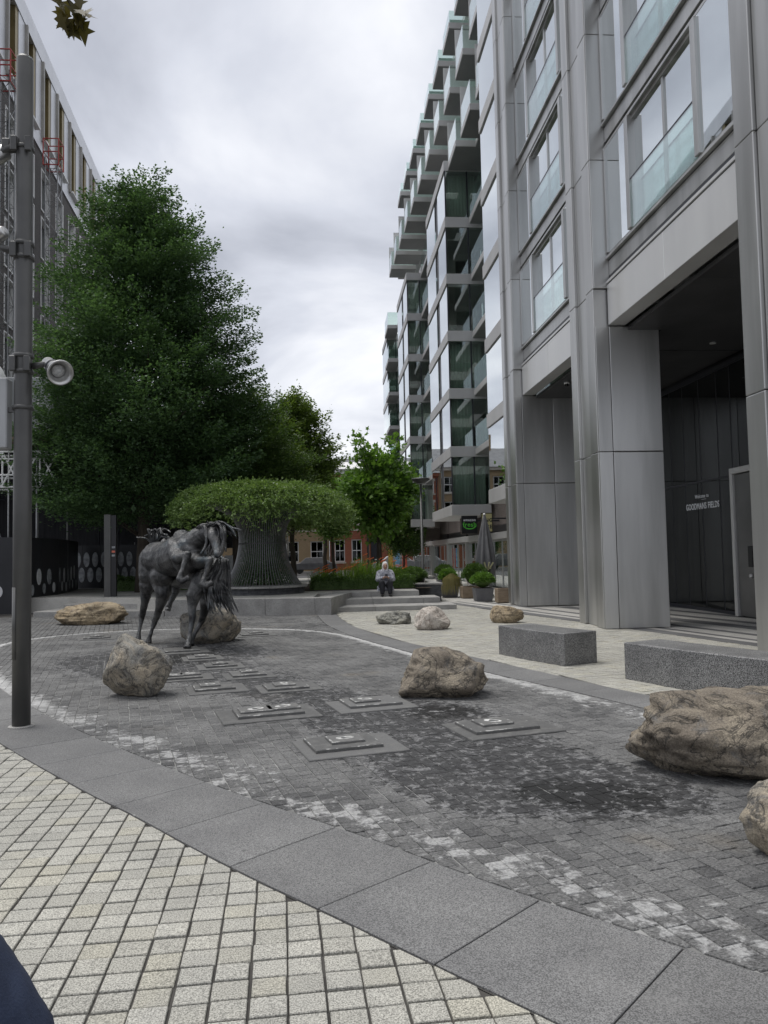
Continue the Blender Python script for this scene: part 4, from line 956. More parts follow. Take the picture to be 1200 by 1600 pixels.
# ------------------------------------------------------------------ trees and planting
def trunk_mesh(base, top_, r0, r1, bend=.15, n=10, seed=0):
    rd = random.Random(seed); pts, rs = [], []
    for i in range(9):
        t_ = i/8; p = Vector(base).lerp(Vector(top_), t_)+Vector((rd.uniform(-1, 1), rd.uniform(-1, 1), 0))*bend*math.sin(t_*3.1); pts.append(p); rs.append(r0*(1-t_)+r1*t_+(.35*r0*(1-t_*8) if t_ < .12 else 0))
    return pts, rs
def layered_tree(name, label, base, h, prof, nclump, per, leaf, mat, trunk_r, zlow, group=None, squash=.10, seed=1, droop=.25, spread=.38, cx=0, cy=0, cat='tree', trunk='bark', boughs=40, tier=0):
    """prof: list of (height fraction, radius); clumps are flat sprays carried on boughs"""
    rg = np.random.default_rng(seed); rd = random.Random(seed)
    T = thing(name, label, cat, base, group); b = np.array(base)
    hs = np.array([p[0] for p in prof]); rsx = np.array([p[1] for p in prof])
    pts, rs = trunk_mesh(base, (base[0]+cx*.6, base[1]+cy*.6, base[2]+h*.92), trunk_r, .02, .12, 10, seed)
    tr = MB().tube(pts, rs, 10)
    # bias the clumps towards the surface
    u = rg.random(nclump*3); hh = rg.uniform(0, 1, nclump*3); keep = rg.random(nclump*3) < np.interp(hh, hs, rsx)/rsx.max()*.85+.1
    hh = hh[keep][:nclump]; n = len(hh); az = rg.uniform(0, 2*math.pi, n); R_ = np.interp(hh, hs, rsx)
    lump = 1+.13*np.sin(az*3+hh*9+seed)+.10*np.sin(az*5-hh*17+2*seed)+.09*np.sin(hh*40+az*2)
    rad = R_*lump*(rg.random(n)**.42)
    if tier: hh = np.clip((np.floor(hh*(h-zlow)/tier)+.5+rg.normal(0, .10, n))*tier/(h-zlow)+.018*np.sin(az*4+hh*31), 0, 1); R_ = np.interp(hh, hs, rsx); rad = R_*lump*(.25+.75*rg.random(n)**.5)
    z = b[2]+zlow+hh*(h-zlow); lean = hh
    C = np.stack([b[0]+cx*lean+rad*np.cos(az), b[1]+cy*lean+rad*np.sin(az), z], 1)
    O = np.stack([np.cos(az), np.sin(az), np.full(n, .18)], 1); Tn = np.stack([-np.sin(az), np.cos(az), np.zeros(n)], 1)
    sc_ = spread*(.7+.6*rg.random(n))
    k = per; A = rg.uniform(-1.0, .85, (n, k)); Bt = rg.normal(0, .5, (n, k))*(1-.86*((A+1)/1.75)**1.3); Z = rg.normal(0, squash, (n, k))
    Zc = Z-droop*(np.abs(Bt)**1.5)*.5-.12*np.clip(-A, 0, 1)+.22*np.clip(A, 0, 1)
    P = C[:, None, :]+sc_[:, None, None]*(A[..., None]*O[:, None, :]+Bt[..., None]*Tn[:, None, :]*1.25)+np.stack([0*Z, 0*Z, Zc*sc_[:, None]*1.2], 2)
    D = O[:, None, :]*(.6+.5*rg.random((n, k, 1)))+Tn[:, None, :]*np.sign(Bt)[..., None]*rg.uniform(.1, 1, (n, k, 1))+rg.normal(0, .35, (n, k, 3))
    V = leafquads(P.reshape(-1, 3), D.reshape(-1, 3), leaf*(.65+.7*rg.random(n*k)), .62, up=.9)
    ni = nclump*3; hi_ = rg.uniform(.02, .9, ni); ai = rg.uniform(0, 2*math.pi, ni); ri = np.interp(hi_, hs, rsx)*np.sqrt(rg.random(ni))*.68     # oversized inner leaves added to block light and darken the crown
    PI_ = np.stack([b[0]+cx*hi_+ri*np.cos(ai), b[1]+cy*hi_+ri*np.sin(ai), b[2]+zlow+hi_*(h-zlow)], 1)
    V = np.concatenate([V, leafquads(PI_, rg.normal(size=(ni, 3)), leaf*2.2*(.6+.8*rg.random(ni)), .7)])
    o = fast('crown', V, 4, mat, T, base); o['kind'] = 'stuff'
    for i in rd.sample(range(n), min(boughs, n)):
        p = Vector(C[i]); q = Vector((b[0]+cx*lean[i]*.6, b[1]+cy*lean[i]*.6, max(b[2]+zlow*.7, p.z-rad[i]*.45))); mid = q.lerp(p, .5)+Vector((0, 0, .12*rad[i]))
        r_ = .035+.02*trunk_r*(1-hh[i])*3; tr.tube([q, mid, p], [r_, r_*.6, .01], 5)
    tr.build('trunk', trunk, T, True)
    return T
layered_tree('hornbeam_tree', 'tall dense dark green cone-shaped tree behind the horse sculpture', (-6.35, 27.3, TZ), 14.5,
    [(0, 2.9), (.12, 3.5), (.35, 3.55), (.55, 3.0), (.75, 2.05), (.9, 1.15), (1, .12)], 1350, 225, .098, 'leaf_hornbeam', .24, 2.6, seed=3, spread=1.0, squash=.07, boughs=60, tier=.74)
layered_tree('hornbeam_tree', 'dark green tree leaning out behind the rod-caged planter', (-3.5, 30.0, TZ), 8.0,
    [(0, 2.0), (.2, 2.5), (.5, 2.3), (.75, 1.5), (.92, .7), (1, .1)], 520, 190, .098, 'leaf_hornbeam_b', .17, 2.4, seed=11, spread=.85, squash=.08, boughs=30, tier=.66)
layered_tree('olive_green_tree', 'olive green tree between the dark hornbeam and the red brick house', (-1.55, 35.5, TZ), 8.6,
    [(0, 1.3), (.2, 1.9), (.55, 1.95), (.8, 1.3), (1, .15)], 650, 80, .125, 'leaf_olive', .14, 2.4, seed=21, spread=.5, squash=.2)
layered_tree('green_tree', 'mid green tree just left of the big-leaved tree', (.35, 38.5, TZ), 4.9,
    [(0, .6), (.3, 1.0), (.6, 1.05), (.85, .9), (1, .1)], 330, 60, .15, 'leaf_plane', .10, 2.2, seed=31, spread=.5, squash=.3)
layered_tree('small_tree', 'small dark tree beside the shop row', (5.0, 50, 0), 4.6, [(0, .9), (.4, 1.6), (.8, 1.1), (1, .2)], 260, 60, .12, 'leaf_hedge', .08, 1.6, seed=41, spread=.45, squash=.3)
# big-leaved plane tree
def plane_leaf(P, D, Nn, S):
    D = unit(D); W = unit(np.cross(Nn, D)); S = S[:, None]
    shp = [(0, 0), (-.04, .36), (.24, .24), (.38, .56), (.50, .20), (1.0, 0)]
    pts = shp+[(a, -b) for a, b in shp[-2:0:-1]]
    return np.stack([P+D*S*a+W*S*b for a, b in pts], 1)
def plane_tree(base, label):
    rg = np.random.default_rng(5); T = thing('plane_tree', label, 'tree', base); b = np.array(base)
    pts, rs = trunk_mesh(base, (base[0]+.05, base[1], base[2]+3.6), .125, .05, .06, 10, 2); tr = MB().tube(pts, rs, 10)
    cl = []
    for i in range(165):
        v = unit(rg.normal(size=(1, 3)))[0]; v[2] *= .95; rr_ = rg.random()**.4
        cl.append(np.array([b[0]+.02, b[1], b[2]+3.72])+v*np.array([1.5, 1.45, 1.85])*rr_*(1+.15*math.sin(v[0]*7+v[2]*5)))
    for i in range(10): cl.append(np.array([b[0]+rg.uniform(-.9, 1.1), b[1]+rg.uniform(-.8, .8), b[2]+rg.uniform(5.3, 6.1)]))
    cl = np.array(cl); k = 62; n = len(cl)
    P = cl[:, None, :]+rg.normal(0, .23, (n, k, 3))*np.array([1, 1, .75]); P[-10:] = cl[-10:, None, :]+rg.normal(0, .14, (10, k, 3))
    P[-10:, 18:] = P[:10, 18:]
    D = unit(P-np.array([b[0], b[1], b[2]+2.6]))+rg.normal(0, .55, P.shape)+np.array([0, 0, -.35]); Nn = rg.normal(0, .5, P.shape)+np.array([0, 0, 1.0])+.5*unit(P-np.array([b[0], b[1], b[2]+3.2]))
    V = plane_leaf(P.reshape(-1, 3), D.reshape(-1, 3), unit(Nn.reshape(-1, 3)), .20*(.6+.7*rg.random(n*k)))
    o = fast('crown', V, 10, 'leaf_plane', T, base); o['kind'] = 'stuff'
    for i in range(0, n, 4):
        p = Vector(cl[i]); q = Vector((b[0], b[1], b[2]+min(3.5, 1.5+.35*(p.z-b[2])))); tr.tube([q, q.lerp(p, .5)+Vector((0, 0, .1)), p], [.04, .025, .008], 5)
    tr.build('trunk', 'bark', T, True)
plane_tree((2.13, 32.0, TZ), 'round big-leaved bright green tree behind the seated person')
def bare_trunk(name, label, base, h, r, mat, seed, leafy=0):
    T = thing(name, label, 'tree', base); pts, rs = trunk_mesh(base, (base[0]+.1, base[1], base[2]+h), r, r*.4, .08, 8, seed); m = MB().tube(pts, rs, 8)
    rd = random.Random(seed)
    ends = []
    for i in range(7):
        p = pts[4+i % 4]; e_ = p+Vector((rd.uniform(-.8, .8), rd.uniform(-.5, .5), rd.uniform(.6, 1.3))); m.tube([p, p.lerp(e_, .5)+Vector((0, 0, .1)), e_], [r*.4, r*.28, .006], 5); ends.append(e_)
    m.build('trunk', mat, T, True)
    rg = np.random.default_rng(seed); E = np.array(ends); P = E[rg.integers(0, len(E), 900)]+rg.normal(0, .35, (900, 3))
    o = fast('crown', leafquads(P, rg.normal(size=(900, 3)), .10*(.6+.7*rg.random(900)), .6), 4, 'leaf_olive', T, base); o['kind'] = 'stuff'
bare_trunk('birch_tree', 'slim white-stemmed birch in front of the yellow brick house', (-2.35, 45, TZ), 3.6, .09, 'bark_white', 4)
bare_trunk('slender_tree', 'slender dark tree trunk in front of the red terrace windows', (-.1, 42, TZ), 4.2, .13, 'bark', 6)

# rod-caged planter with its mushroom of ivy
CX, CY = -2.02, 24.35
pl = thing('caged_planter', 'mushroom-shaped ivy canopy on a flared cage of steel rods', 'planter', (CX, CY, TZ))
for i in range(26):
    a0, a1 = 2*math.pi*i/26+.004, 2*math.pi*(i+1)/26-.004
    for row in range(3):
        z0 = TZ+row*.062; rr_ = 1.30+random.uniform(-.012, .012); off = .12*(row % 2)
        pts = [(CX+r_*math.cos(a+off), CY+r_*math.sin(a+off)) for r_, a in ((rr_, a0), (rr_, a1), (1.02, a1), (1.02, a0))]
        MB().prism(pts, z0+.002, z0+.06).build('slate_course', 'slate_stone', pl)
for i in range(14):
    a0, a1 = 2*math.pi*i/14+.003, 2*math.pi*(i+1)/14-.003; am_ = (a0+a1)/2
    MB().prism([(CX+r_*math.cos(a), CY+r_*math.sin(a)) for r_, a in ((1.40, a0), (1.40, am_), (1.40, a1), (1.0, a1), (1.0, am_), (1.0, a0))], TZ+.19, TZ+.255).build('coping_stone', 'granite_step', pl, bevel=.008)
MB().lathe((CX, CY, TZ+.0), [(0, .01), (1.0, .01), (1.0, .22), (0, .22)], 32).build('soil', 'soil', pl)
rod_prof = catmull([(1.22, .25), (1.02, .55), (.84, .95), (.735, 1.45), (.73, 1.85), (.86, 2.25), (1.25, 2.58), (1.75, 2.75)], 5)
rod = MB().tube([(CX+r_, CY, TZ+z) for r_, z in rod_prof], .0095, 5).build('rod', 'metal_dark', pl)
for i in range(1, 76): share(rod, pl, None, 2*math.pi*i/76)
for z, r_ in ((.27, 1.2), (2.70, 1.6), (1.55, .735)): MB().tube([(CX+r_*math.cos(a), CY+r_*math.sin(a), TZ+z) for a in np.linspace(0, 2*math.pi, 49)], .016, 5).build('hoop', 'metal_dark', pl)
stem = MB()
for i in range(9):
    a = i*.7; stem.tube([(CX+.35*math.cos(a), CY+.35*math.sin(a), TZ+.2), (CX+.28*math.cos(a+.8), CY+.28*math.sin(a+.8), TZ+1.2), (CX+.7*math.cos(a+1.2), CY+.7*math.sin(a+1.2), TZ+2.3)], [.05, .04, .03], 6)
stem.build('climber_stem', 'bark', pl, True)
rg = np.random.default_rng(9)
n = 68000; az = rg.uniform(0, 2*math.pi, n); q = rg.random(n)
rim = 2.62+.14*np.sin(az*2+.6)+.10*np.sin(az*5+1)+.07*np.sin(az*11)
rad = rim*np.sqrt(rg.random(n)); ft = rad/rim
# upper surface, drooping rim, thin underside
topz = 3.84-.40*ft**3.2-.20*ft**9+.07*np.sin(rad*np.cos(az)*4)*np.cos(rad*np.sin(az)*3.3)+.05*np.sin(az*9+rad*5)
low = np.where(q < .30, rg.random(n)*(.30+.75*np.clip(ft-.45, 0, 1)**1.0), rg.random(n)**2*.16)
droop_ = np.where(ft > .88, rg.random(n)**1.5*(.42+.22*np.cos(az-.1)+.15*np.sin(az*7)), 0)
z = topz-low-droop_
P = np.stack([CX+rad*np.cos(az), CY+rad*np.sin(az), z], 1)
D = np.stack([np.cos(az)*(.2+ft), np.sin(az)*(.2+ft), .55-ft*.8], 1)+rg.normal(0, .75, (n, 3))
V = leafquads(P, D, .075*(.5+1.0*rg.random(n)), .55, up=.6)
ns = 900; az = rg.uniform(0, 2*math.pi, ns); ft = np.sqrt(rg.random(ns)); ft = np.where(rg.random(ns) < .55, .93+.07*ft, ft); rimS = 2.62+.14*np.sin(az*2+.6)+.10*np.sin(az*5+1)+.07*np.sin(az*11); rad = rimS*ft
z0_ = 3.84-.40*ft**3.2-.20*ft**9; B0 = np.stack([CX+rad*np.cos(az), CY+rad*np.sin(az), z0_-.05-np.where(ft > .93, rg.random(ns)*.55, 0)], 1)
dS = unit(np.stack([np.cos(az)*ft**2, np.sin(az)*ft**2, 1.0-1.1*ft**3+rg.normal(0, .35, ns)], 1)+rg.normal(0, .3, (ns, 3))); lS = rg.uniform(.08, .34, ns); kk = 14; tt = rg.random((ns, kk))
PS = B0[:, None, :]+dS[:, None, :]*(tt*lS[:, None])[..., None]-np.array([0, 0, .25])*((tt*lS[:, None])**2)[..., None]*2; DS = dS[:, None, :]*.5+rg.normal(0, .7, (ns, kk, 3))
V = np.concatenate([V, leafquads(PS.reshape(-1, 3), DS.reshape(-1, 3), .07*(.5+.9*rg.random(ns*kk)), .5)])
o = fast('ivy_canopy', V, 4, 'leaf_ivy', pl, (CX, CY, TZ)); o['kind'] = 'stuff'
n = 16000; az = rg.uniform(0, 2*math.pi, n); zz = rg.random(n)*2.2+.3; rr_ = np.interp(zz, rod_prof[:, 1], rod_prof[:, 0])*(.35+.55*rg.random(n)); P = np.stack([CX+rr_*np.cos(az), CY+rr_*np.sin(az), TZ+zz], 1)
o = fast('inner_shade_ivy', leafquads(P, rg.normal(size=(n, 3)), .07*(.6+.8*rg.random(n)), .55), 4, 'leaf_hornbeam', pl, (CX, CY, TZ)); o['kind'] = 'stuff'  # darker leaf colour puts shade inside the rod cage

# hedges, strap-leaved plants, tubs
def hedge(name, label, box, n, leaf, mat, seed, cat='hedge'):
    rg = np.random.default_rng(seed); x0, x1, y0, y1, z0, z1 = box; T = thing(name, label, cat, ((x0+x1)/2, (y0+y1)/2, z0))
    P = np.stack([rg.uniform(x0, x1, n), rg.uniform(y0, y1, n), z0+(z1-z0)*rg.random(n)**.6], 1); P[:, 2] += .05*np.sin(P[:, 0]*5+seed)*(P[:, 2]-z0)/(z1-z0)+.03*np.sin(P[:, 0]*13)
    D = rg.normal(0, .7, (n, 3))+np.array([0, -.5, .7])
    o = fast('foliage', leafquads(P, D, leaf*(.6+.8*rg.random(n)), .5), 4, mat, T, ORG[T.name]); o['kind'] = 'stuff'
    bx('core', 'leaf_hedge', T, x0+.1, x1-.1, y0+.1, y1-.05, z0, z1-.12)
hedge('clipped_hedge', 'low clipped hedge behind the steps, left of the seated person', (-.55, 2.9, 25.1, 25.7, TZ, TZ+.42), 9000, .06, 'leaf_hedge', 1)
hedge('clipped_hedge', 'low hedge beyond the granite steps by the slim pylon', (-7.7, -3.6, 28.3, 29.0, TZ, TZ+.50), 7000, .07, 'leaf_hedge', 2)
bed = bx('planting_bed', 'soil', None, -.9, 3.4, 25.1, 31, TZ+.001, TZ+.02); bed['kind'] = 'structure'
def strap(label, x, y, h, n, seed, flowers=0, mat='leaf_strap'):
    rg = np.random.default_rng(seed); T = thing('strap_leaf_plant', label, 'plant', (x, y, TZ), 'strap-leaved plants in the bed'); V = []
    m = MB()
    for i in range(n):
        a = rg.uniform(0, 2*math.pi); L_ = h*rg.uniform(.65, 1.1); ln = rg.uniform(.12, .75); w_ = rg.uniform(.012, .026); base = np.array([x+rg.normal(0, .09), y+rg.normal(0, .09), TZ+.01]); dr = np.array([math.cos(a), math.sin(a), 0]); sd_ = np.array([-math.sin(a), math.cos(a), 0]); vs = []
        for j in range(5):
            t_ = j/4; p = base+dr*ln*L_*(t_**1.8)*.7+np.array([0, 0, 1])*L_*(t_-.32*ln*t_**2.5); ww = w_*(1-.85*t_)
            vs += [p-sd_*ww, p+sd_*ww]
        m.add(vs, [(2*j, 2*j+1, 2*j+3, 2*j+2) for j in range(4)])
    o = m.build('leaves', mat, T); o['kind'] = 'stuff'
    if flowers:
        f = MB()
        for i in range(flowers):
            a = rg.uniform(0, 2*math.pi); c = np.array([x+.3*math.cos(a)*rg.random(), y+.3*math.sin(a)*rg.random(), TZ+h*rg.uniform(.75, 1.0)])
            for j in range(6): f.ball(tuple(c+np.array([.03*j, 0, .012*j])), .018, 5, 4)
        o = f.build('flowers', 'flower_orange', T); o['kind'] = 'stuff'
STRAP = ['short orange-flowered strap plant at the left end of the bed', 'orange-flowered strap plant second from the left end of the bed', 'orange-flowered strap plant third from the left end of the bed', 'strap plant just left of the tall upright clump', 'tallest upright strap-leaved clump in the bed', 'tall strap-leaved clump left of the seated person', 'tall strap-leaved clump directly behind the seated person', 'orange-flowered strap plant at the right shoulder of the seated person', 'strap plant right of the seated person, second from the right end', 'low strap plant at the right end of the bed', 'orange-flowered strap plant in the back row at the left', 'strap-leaved clump in the back row at the middle']
k = 0
for x, y, h, fl in [(-.4, 26.4, .70, 4), (.05, 26.1, .62, 5), (.4, 26.6, .75, 5), (.75, 26.2, .85, 3), (1.05, 26.7, 1.05, 2), (1.4, 26.2, 1.0, 2), (1.75, 26.8, 1.05, 2), (2.05, 26.3, .95, 3), (2.35, 26.8, .85, 2), (2.62, 26.4, .7, 2), (-.15, 27.2, .8, 4), (1.2, 27.4, 1.15, 2)]:
    strap(STRAP[k], x, y, h, 95, 100+k, fl); k += 1
def shrub(name, label, c, r, n, leaf, mat, seed, cat='shrub', grp=None, grass=False):
    rg = np.random.default_rng(seed); T = thing(name, label, cat, (c[0], c[1], c[2]-r[2]), grp)
    v = unit(rg.normal(size=(n, 3))); v[:, 2] = np.abs(v[:, 2])*1.0-.25*rg.random(n); rr_ = (.72+.28*rg.random(n))*(1+.08*np.sin(v[:, 0]*9+seed)*np.cos(v[:, 1]*8)); P = np.array(c)+v*rr_[:, None]*np.array(r)
    if grass:
        a = rg.uniform(0, 2*math.pi, n); s = rg.random(n)**.7; B0 = np.stack([c[0]+.06*np.cos(a), c[1]+.06*np.sin(a), np.full(n, c[2])], 1)
        t1 = B0+np.stack([np.cos(a)*r[0]*s*.7, np.sin(a)*r[1]*s*.7, r[2]*(1-.4*s)], 1); t2 = t1+np.stack([np.cos(a)*r[0]*s*.4, np.sin(a)*r[1]*s*.4, -r[2]*s*1.3], 1); sd_ = np.stack([-np.sin(a), np.cos(a), 0*a], 1)*.006
        V = np.concatenate([np.stack([B0-sd_, B0+sd_, t1+sd_, t1-sd_], 1), np.stack([t1-sd_, t1+sd_, t2+sd_*.4, t2-sd_*.4], 1)])
        o = fast('blades', V, 4, mat, T, ORG[T.name])
    else:
        o = fast('foliage', leafquads(P, v+rg.normal(0, .6, (n, 3)), leaf*(.6+.8*rg.random(n)), .55), 4, mat, T, ORG[T.name])
        MB().ball(c, (r[0]*.75, r[1]*.75, r[2]*.75), 14, 10).build('core', 'leaf_hedge', T, True)
    o['kind'] = 'stuff'; return T
def tub(label, x, y, w_, h, mat, taper=.0):
    T = thing('planter_tub', label, 'planter', (x, y, 0)); i = w_/2
    MB().hexa([(x-i+taper, y-i+taper, 0), (x+i-taper, y-i+taper, 0), (x+i-taper, y+i-taper, 0), (x-i+taper, y+i-taper, 0), (x-i, y-i, h), (x+i, y-i, h), (x+i, y+i, h), (x-i, y+i, h)]).build('tub', mat, T, bevel=.008)
    bx('soil', 'soil', T, x-i+.04, x+i-.04, y-i+.04, y+i-.04, h+.001, h+.012)
tub('square dark planter tub holding the big round bush', 5.12, 25.2, .62, .42, 'fabric_grey', .05); shrub('round_bush', 'round clipped bush in the nearest dark tub', (5.12, 25.2, .66), (.40, .40, .30), 5200, .05, 'leaf_plane', 5)
tub('wooden planter box behind the round bush', 5.05, 27.2, .60, .40, 'wood_box'); shrub('round_bush', 'taller round bush in the wooden box behind', (5.25, 27.2, .78), (.46, .46, .46), 5200, .055, 'leaf_hedge', 6)
tub('grey planter tub holding tan ornamental grass', 4.45, 28.0, .62, .42, 'fabric_grey', .05); shrub('ornamental_grass', 'drooping tan ornamental grass in the grey tub', (4.52, 27.85, .40), (.40, .40, .46), 1000, .05, 'leaf_grass', 7, 'grass', None, True)
shrub('green_bush', 'green bush behind the tan ornamental grass', (4.45, 28.3, .70), (.36, .34, .34), 3600, .055, 'leaf_plane', 8)
tub('wooden planter box half hidden by the metal column', 5.62, 24.3, .5, .44, 'wood_box')
tub('low grey tub farther along beside the shop windows', 5.35, 35, .7, .5, 'fabric_grey', .05); shrub('green_bush', 'low bush by the shop windows beyond the closed umbrella', (5.35, 35, .75), (.45, .45, .35), 3000, .06, 'leaf_hedge', 9)
# slate-sided planter with bushes, right of the steps
sp = thing('slate_planter', 'dark slate-sided planter with pale coping right of the steps', 'planter', (3.35, 27, 0))
for row in range(7):
    x = 2.92+(.2 if row % 2 else 0)-.2; z0 = row*.078
    while x < 3.78:
        x2 = min(x+random.uniform(.25, .5), 3.8); xa = max(x, 2.92); MB().box(xa+.003, x2-.003, 25.6+random.uniform(0, .012), 25.9, z0+.002, z0+.075).build('slate_course', 'slate_stone', sp); x = x2
    y = 25.91
    while y < 30: y2 = min(y+random.uniform(.3, .6), 30); MB().box(3.55, 3.8+random.uniform(-.012, 0), y+.003, y2-.003, z0+.002, z0+.075).build('slate_course', 'slate_stone', sp); y = y2
bx('coping_stone', 'granite_step', sp, 2.90, 3.84, 25.56, 25.95, .548, .61, .01); bx('coping_stone', 'granite_step', sp, 3.5, 3.84, 25.955, 30.0, .548, .61, .01); bx('soil', 'soil', sp, 2.92, 3.54, 25.92, 30, 0, .5)
for i, (x, y, r_, mt) in enumerate([(2.75, 26.6, .42, 'leaf_hedge'), (3.15, 27.3, .40, 'leaf_hedge'), (3.2, 28.5, .42, 'leaf_strap'), (2.6, 28.5, .5, 'leaf_hedge'), (3.2, 29.6, .40, 'leaf_plane')]):
    shrub('low_bush', ['rounded low bush right beside the seated person', 'rounded low bush at the foot of the disc lamp', 'yellow-green low bush behind the disc lamp', 'broad dark low bush left of the disc lamp', 'bright low bush at the back of the slate planter'][i], (x, y, .80), (r_, r_, .32), 3200, .055, mt, 60+i)
# leafy twig hanging into the top left corner, from a tree above the camera
tw = thing('maple_twig', 'dark lobed leaves hanging from a branch at the top left corner', 'branch', (-1.3, 4, 4.9))
MB().tube([(-2.6, 3.4, 5.6), (-1.9, 3.7, 5.15), (-1.42, 3.95, 4.72), (-1.30, 4.0, 4.52)], [.03, .02, .010, .004], 6).build('stem', 'bark', tw, True)
rg = np.random.default_rng(77)
twl = [(-1.36, 4.53, .10), (-1.32, 4.50, .11), (-1.27, 4.50, .12), (-1.33, 4.46, .09), (-1.28, 4.45, .10), (-1.24, 4.43, .10), (-1.31, 4.42, .085), (-1.22, 4.47, .09), (-1.55, 4.66, .12), (-1.30, 4.60, .12), (-1.20, 4.60, .1), (-1.7, 4.9, .12), (-1.45, 4.8, .12)]
twl += [(rg.uniform(-1.37, -1.23), rg.uniform(4.44, 4.60), rg.uniform(.06, .09)) for _ in range(16)]
for i, (x, z, s) in enumerate(twl):
    P = np.array([[x, 4+rg.normal(0, .05), z]]); D = np.array([[rg.normal(.15, .5), rg.normal(0, .4), -1.0]]); V = plane_leaf(P, D, unit(rg.normal(size=(1, 3))+np.array([[0, -1.2, .3]])), np.array([s*1.15])); fast('leaf', V, 10, 'leaf_maple', tw, (-1.3, 4, 4.9))
# ------------------------------------------------------------------ boulders
def rockmat(name, c1, c2, c3, dark):
    t = NT(name); co = t.coord('Object')
    n = t.noise(co, 2.2, 8, .62, .8); c = t.mix(t.ramp(n, .35, .65), c1, c2); c = t.mix(t.ramp(t.noise(co, 4.5, 7, .7, 1.2), .52, .70), c, c3)
    c = t.mix(t.math('MULTIPLY', t.ramp(t.noise(co, 9, 8, .7, .5), .53, .66), .8), c, dark)
    v_ = t.math('ABSOLUTE', t.math('SUBTRACT', t.noise(co, 2.6, 6, .6, 1.4), .5)); c = t.mix(t.math('MULTIPLY', t.ramp(v_, .022, .004), .75), c, dark)
    c = t.mix(.5, c, t.mix(t.ramp(t.noise(co, 85, 4, .7), .3, .7), (.12, .12, .12), (.88, .88, .88)), 'OVERLAY')
    h = t.math('ADD', t.math('ADD', t.noise(co, 7, 9, .72, .5), t.math('MULTIPLY', t.noise(co, 45, 6, .7), .4)), t.math('MULTIPLY', t.ramp(v_, 0, .05), .35))
    t.bsdf(c, .85, 0, t.bump(h, .85, .034)); MATS[name] = t.m
rockmat('rock_tan', (.29, .225, .14), (.38, .31, .21), (.24, .20, .15), (.11, .085, .06))
rockmat('rock_mixed', (.22, .215, .195), (.35, .30, .225), (.165, .165, .165), (.06, .058, .055))
rockmat('rock_grey', (.22, .22, .20), (.32, .31, .26), (.16, .165, .155), (.07, .07, .065))
rockmat('rock_pink', (.46, .41, .36), (.53, .49, .44), (.38, .34, .30), (.22, .18, .15))
rockmat('rock_brown', (.165, .140, .110), (.29, .25, .19), (.13, .125, .118), (.040, .036, .032))
from mathutils import noise as mn
def boulder(label, c, size, seed, mat, facets=13, rot=0, rough=.10, bulge=None, sink=.06, strat=0):
    bm = bmesh.new(); bmesh.ops.create_icosphere(bm, subdivisions=5, radius=1); rd = random.Random(seed); off = Vector((seed*3.7, seed*1.3, seed*2.1))
    pl_ = []
    for i in range(facets):
        v = Vector((rd.gauss(0, 1), rd.gauss(0, 1), rd.gauss(0, .8))).normalized(); pl_.append((v, rd.uniform(.60, .88)))
    for v in bm.verts:
        d = v.co.normalized(); r_ = 1.0
        for n_, k in pl_:
            q = d.dot(n_)
            if q > .05:
                s = k/q
                if s < r_: r_ = r_*.06+s*.94
        r_ *= 1+.12*mn.noise(d*1.6+off)+.07*mn.noise(d*3.4+off*2)
        r_ += rough*.6*mn.ridged_multi_fractal(d*2.3+off, .9, 2.2, 5, .9, 2.0)*.35+rough*.35*mn.fractal(d*5+off, .7, 2.1, 5)+.02*mn.noise(d*16+off)
        if strat: r_ += strat*mn.noise(Vector((d.x*1.5, d.y*1.5, d.z*11))+off)
        v.co = d*r_
        if v.co.z < -.25: k_ = 1-.42*min(1, (-.25-v.co.z)/.55)**1.5; v.co.x *= k_; v.co.y *= k_
        if v.co.z < -.55: v.co.z = -.55+(v.co.z+.55)*.25
        if bulge: v.co += bulge(d)
    xs = [v.co for v in bm.verts]; lo = Vector((min(v[i] for v in xs) for i in range(3))); hi = Vector((max(v[i] for v in xs) for i in range(3))); mid = (lo+hi)/2
    for v in bm.verts: v.co = Vector(((v.co[i]-mid[i])/(hi[i]-lo[i])*size[i] for i in range(3)))
    me = bpy.data.meshes.new('boulder'); bm.to_mesh(me); bm.free(); me.polygons.foreach_set('use_smooth', [True]*len(me.polygons))
    o = link('boulder', me, mat); o.location = (c[0], c[1], size[2]/2-sink); o.rotation_euler[2] = rot
    top(o, label, 'boulder', 'granite boulders around the basin'); return o
boulder('long flat tan boulder in front of the shallow steps', (-5.95, 20.0), (1.85, 1.05, .62), 3, 'rock_tan', 12, .1, .10, strat=.05)
boulder('grey-tan boulder directly behind the horse sculpture', (-2.22, 14.95), (1.18, .95, .72), 5, 'rock_mixed', 12, .3)
boulder('upright rounded boulder in front of the horse sculpture', (-2.25, 9.35), (.80, .62, .76), 8, 'rock_mixed', 7, .1, .07, lambda d: Vector((.02*d.z-.22*max(0, d.z)*max(0, d.x), 0, .0)), .04)
boulder('brown-grey boulder on the cobbles beside the far granite band', (1.30, 8.72), (1.02, .75, .60), 13, 'rock_brown', 13, -.15, .12)
boulder('largest brown boulder, cut off by the right edge of the view', (2.98, 5.42), (1.62, .95, .66), 17, 'rock_brown', 14, -.1, .13, strat=.05, sink=.05)
boulder('boulder corner at the far right edge, nearest the camera', (2.56, 3.92), (.74, .60, .52), 19, 'rock_mixed', 8, .4)
boulder('small flat grey-green boulder on the cream setts', (1.52, 17.75), (.84, .55, .36), 23, 'rock_grey', 9, .1)
boulder('round pale pink boulder on the cream setts', (2.20, 16.25), (.76, .62, .54), 29, 'rock_pink', 4, 0, .05)
boulder('tan streaked boulder behind the shorter granite bench', (4.05, 17.3), (.78, .60, .45), 31, 'rock_tan', 8, -.2, .08, strat=.06)

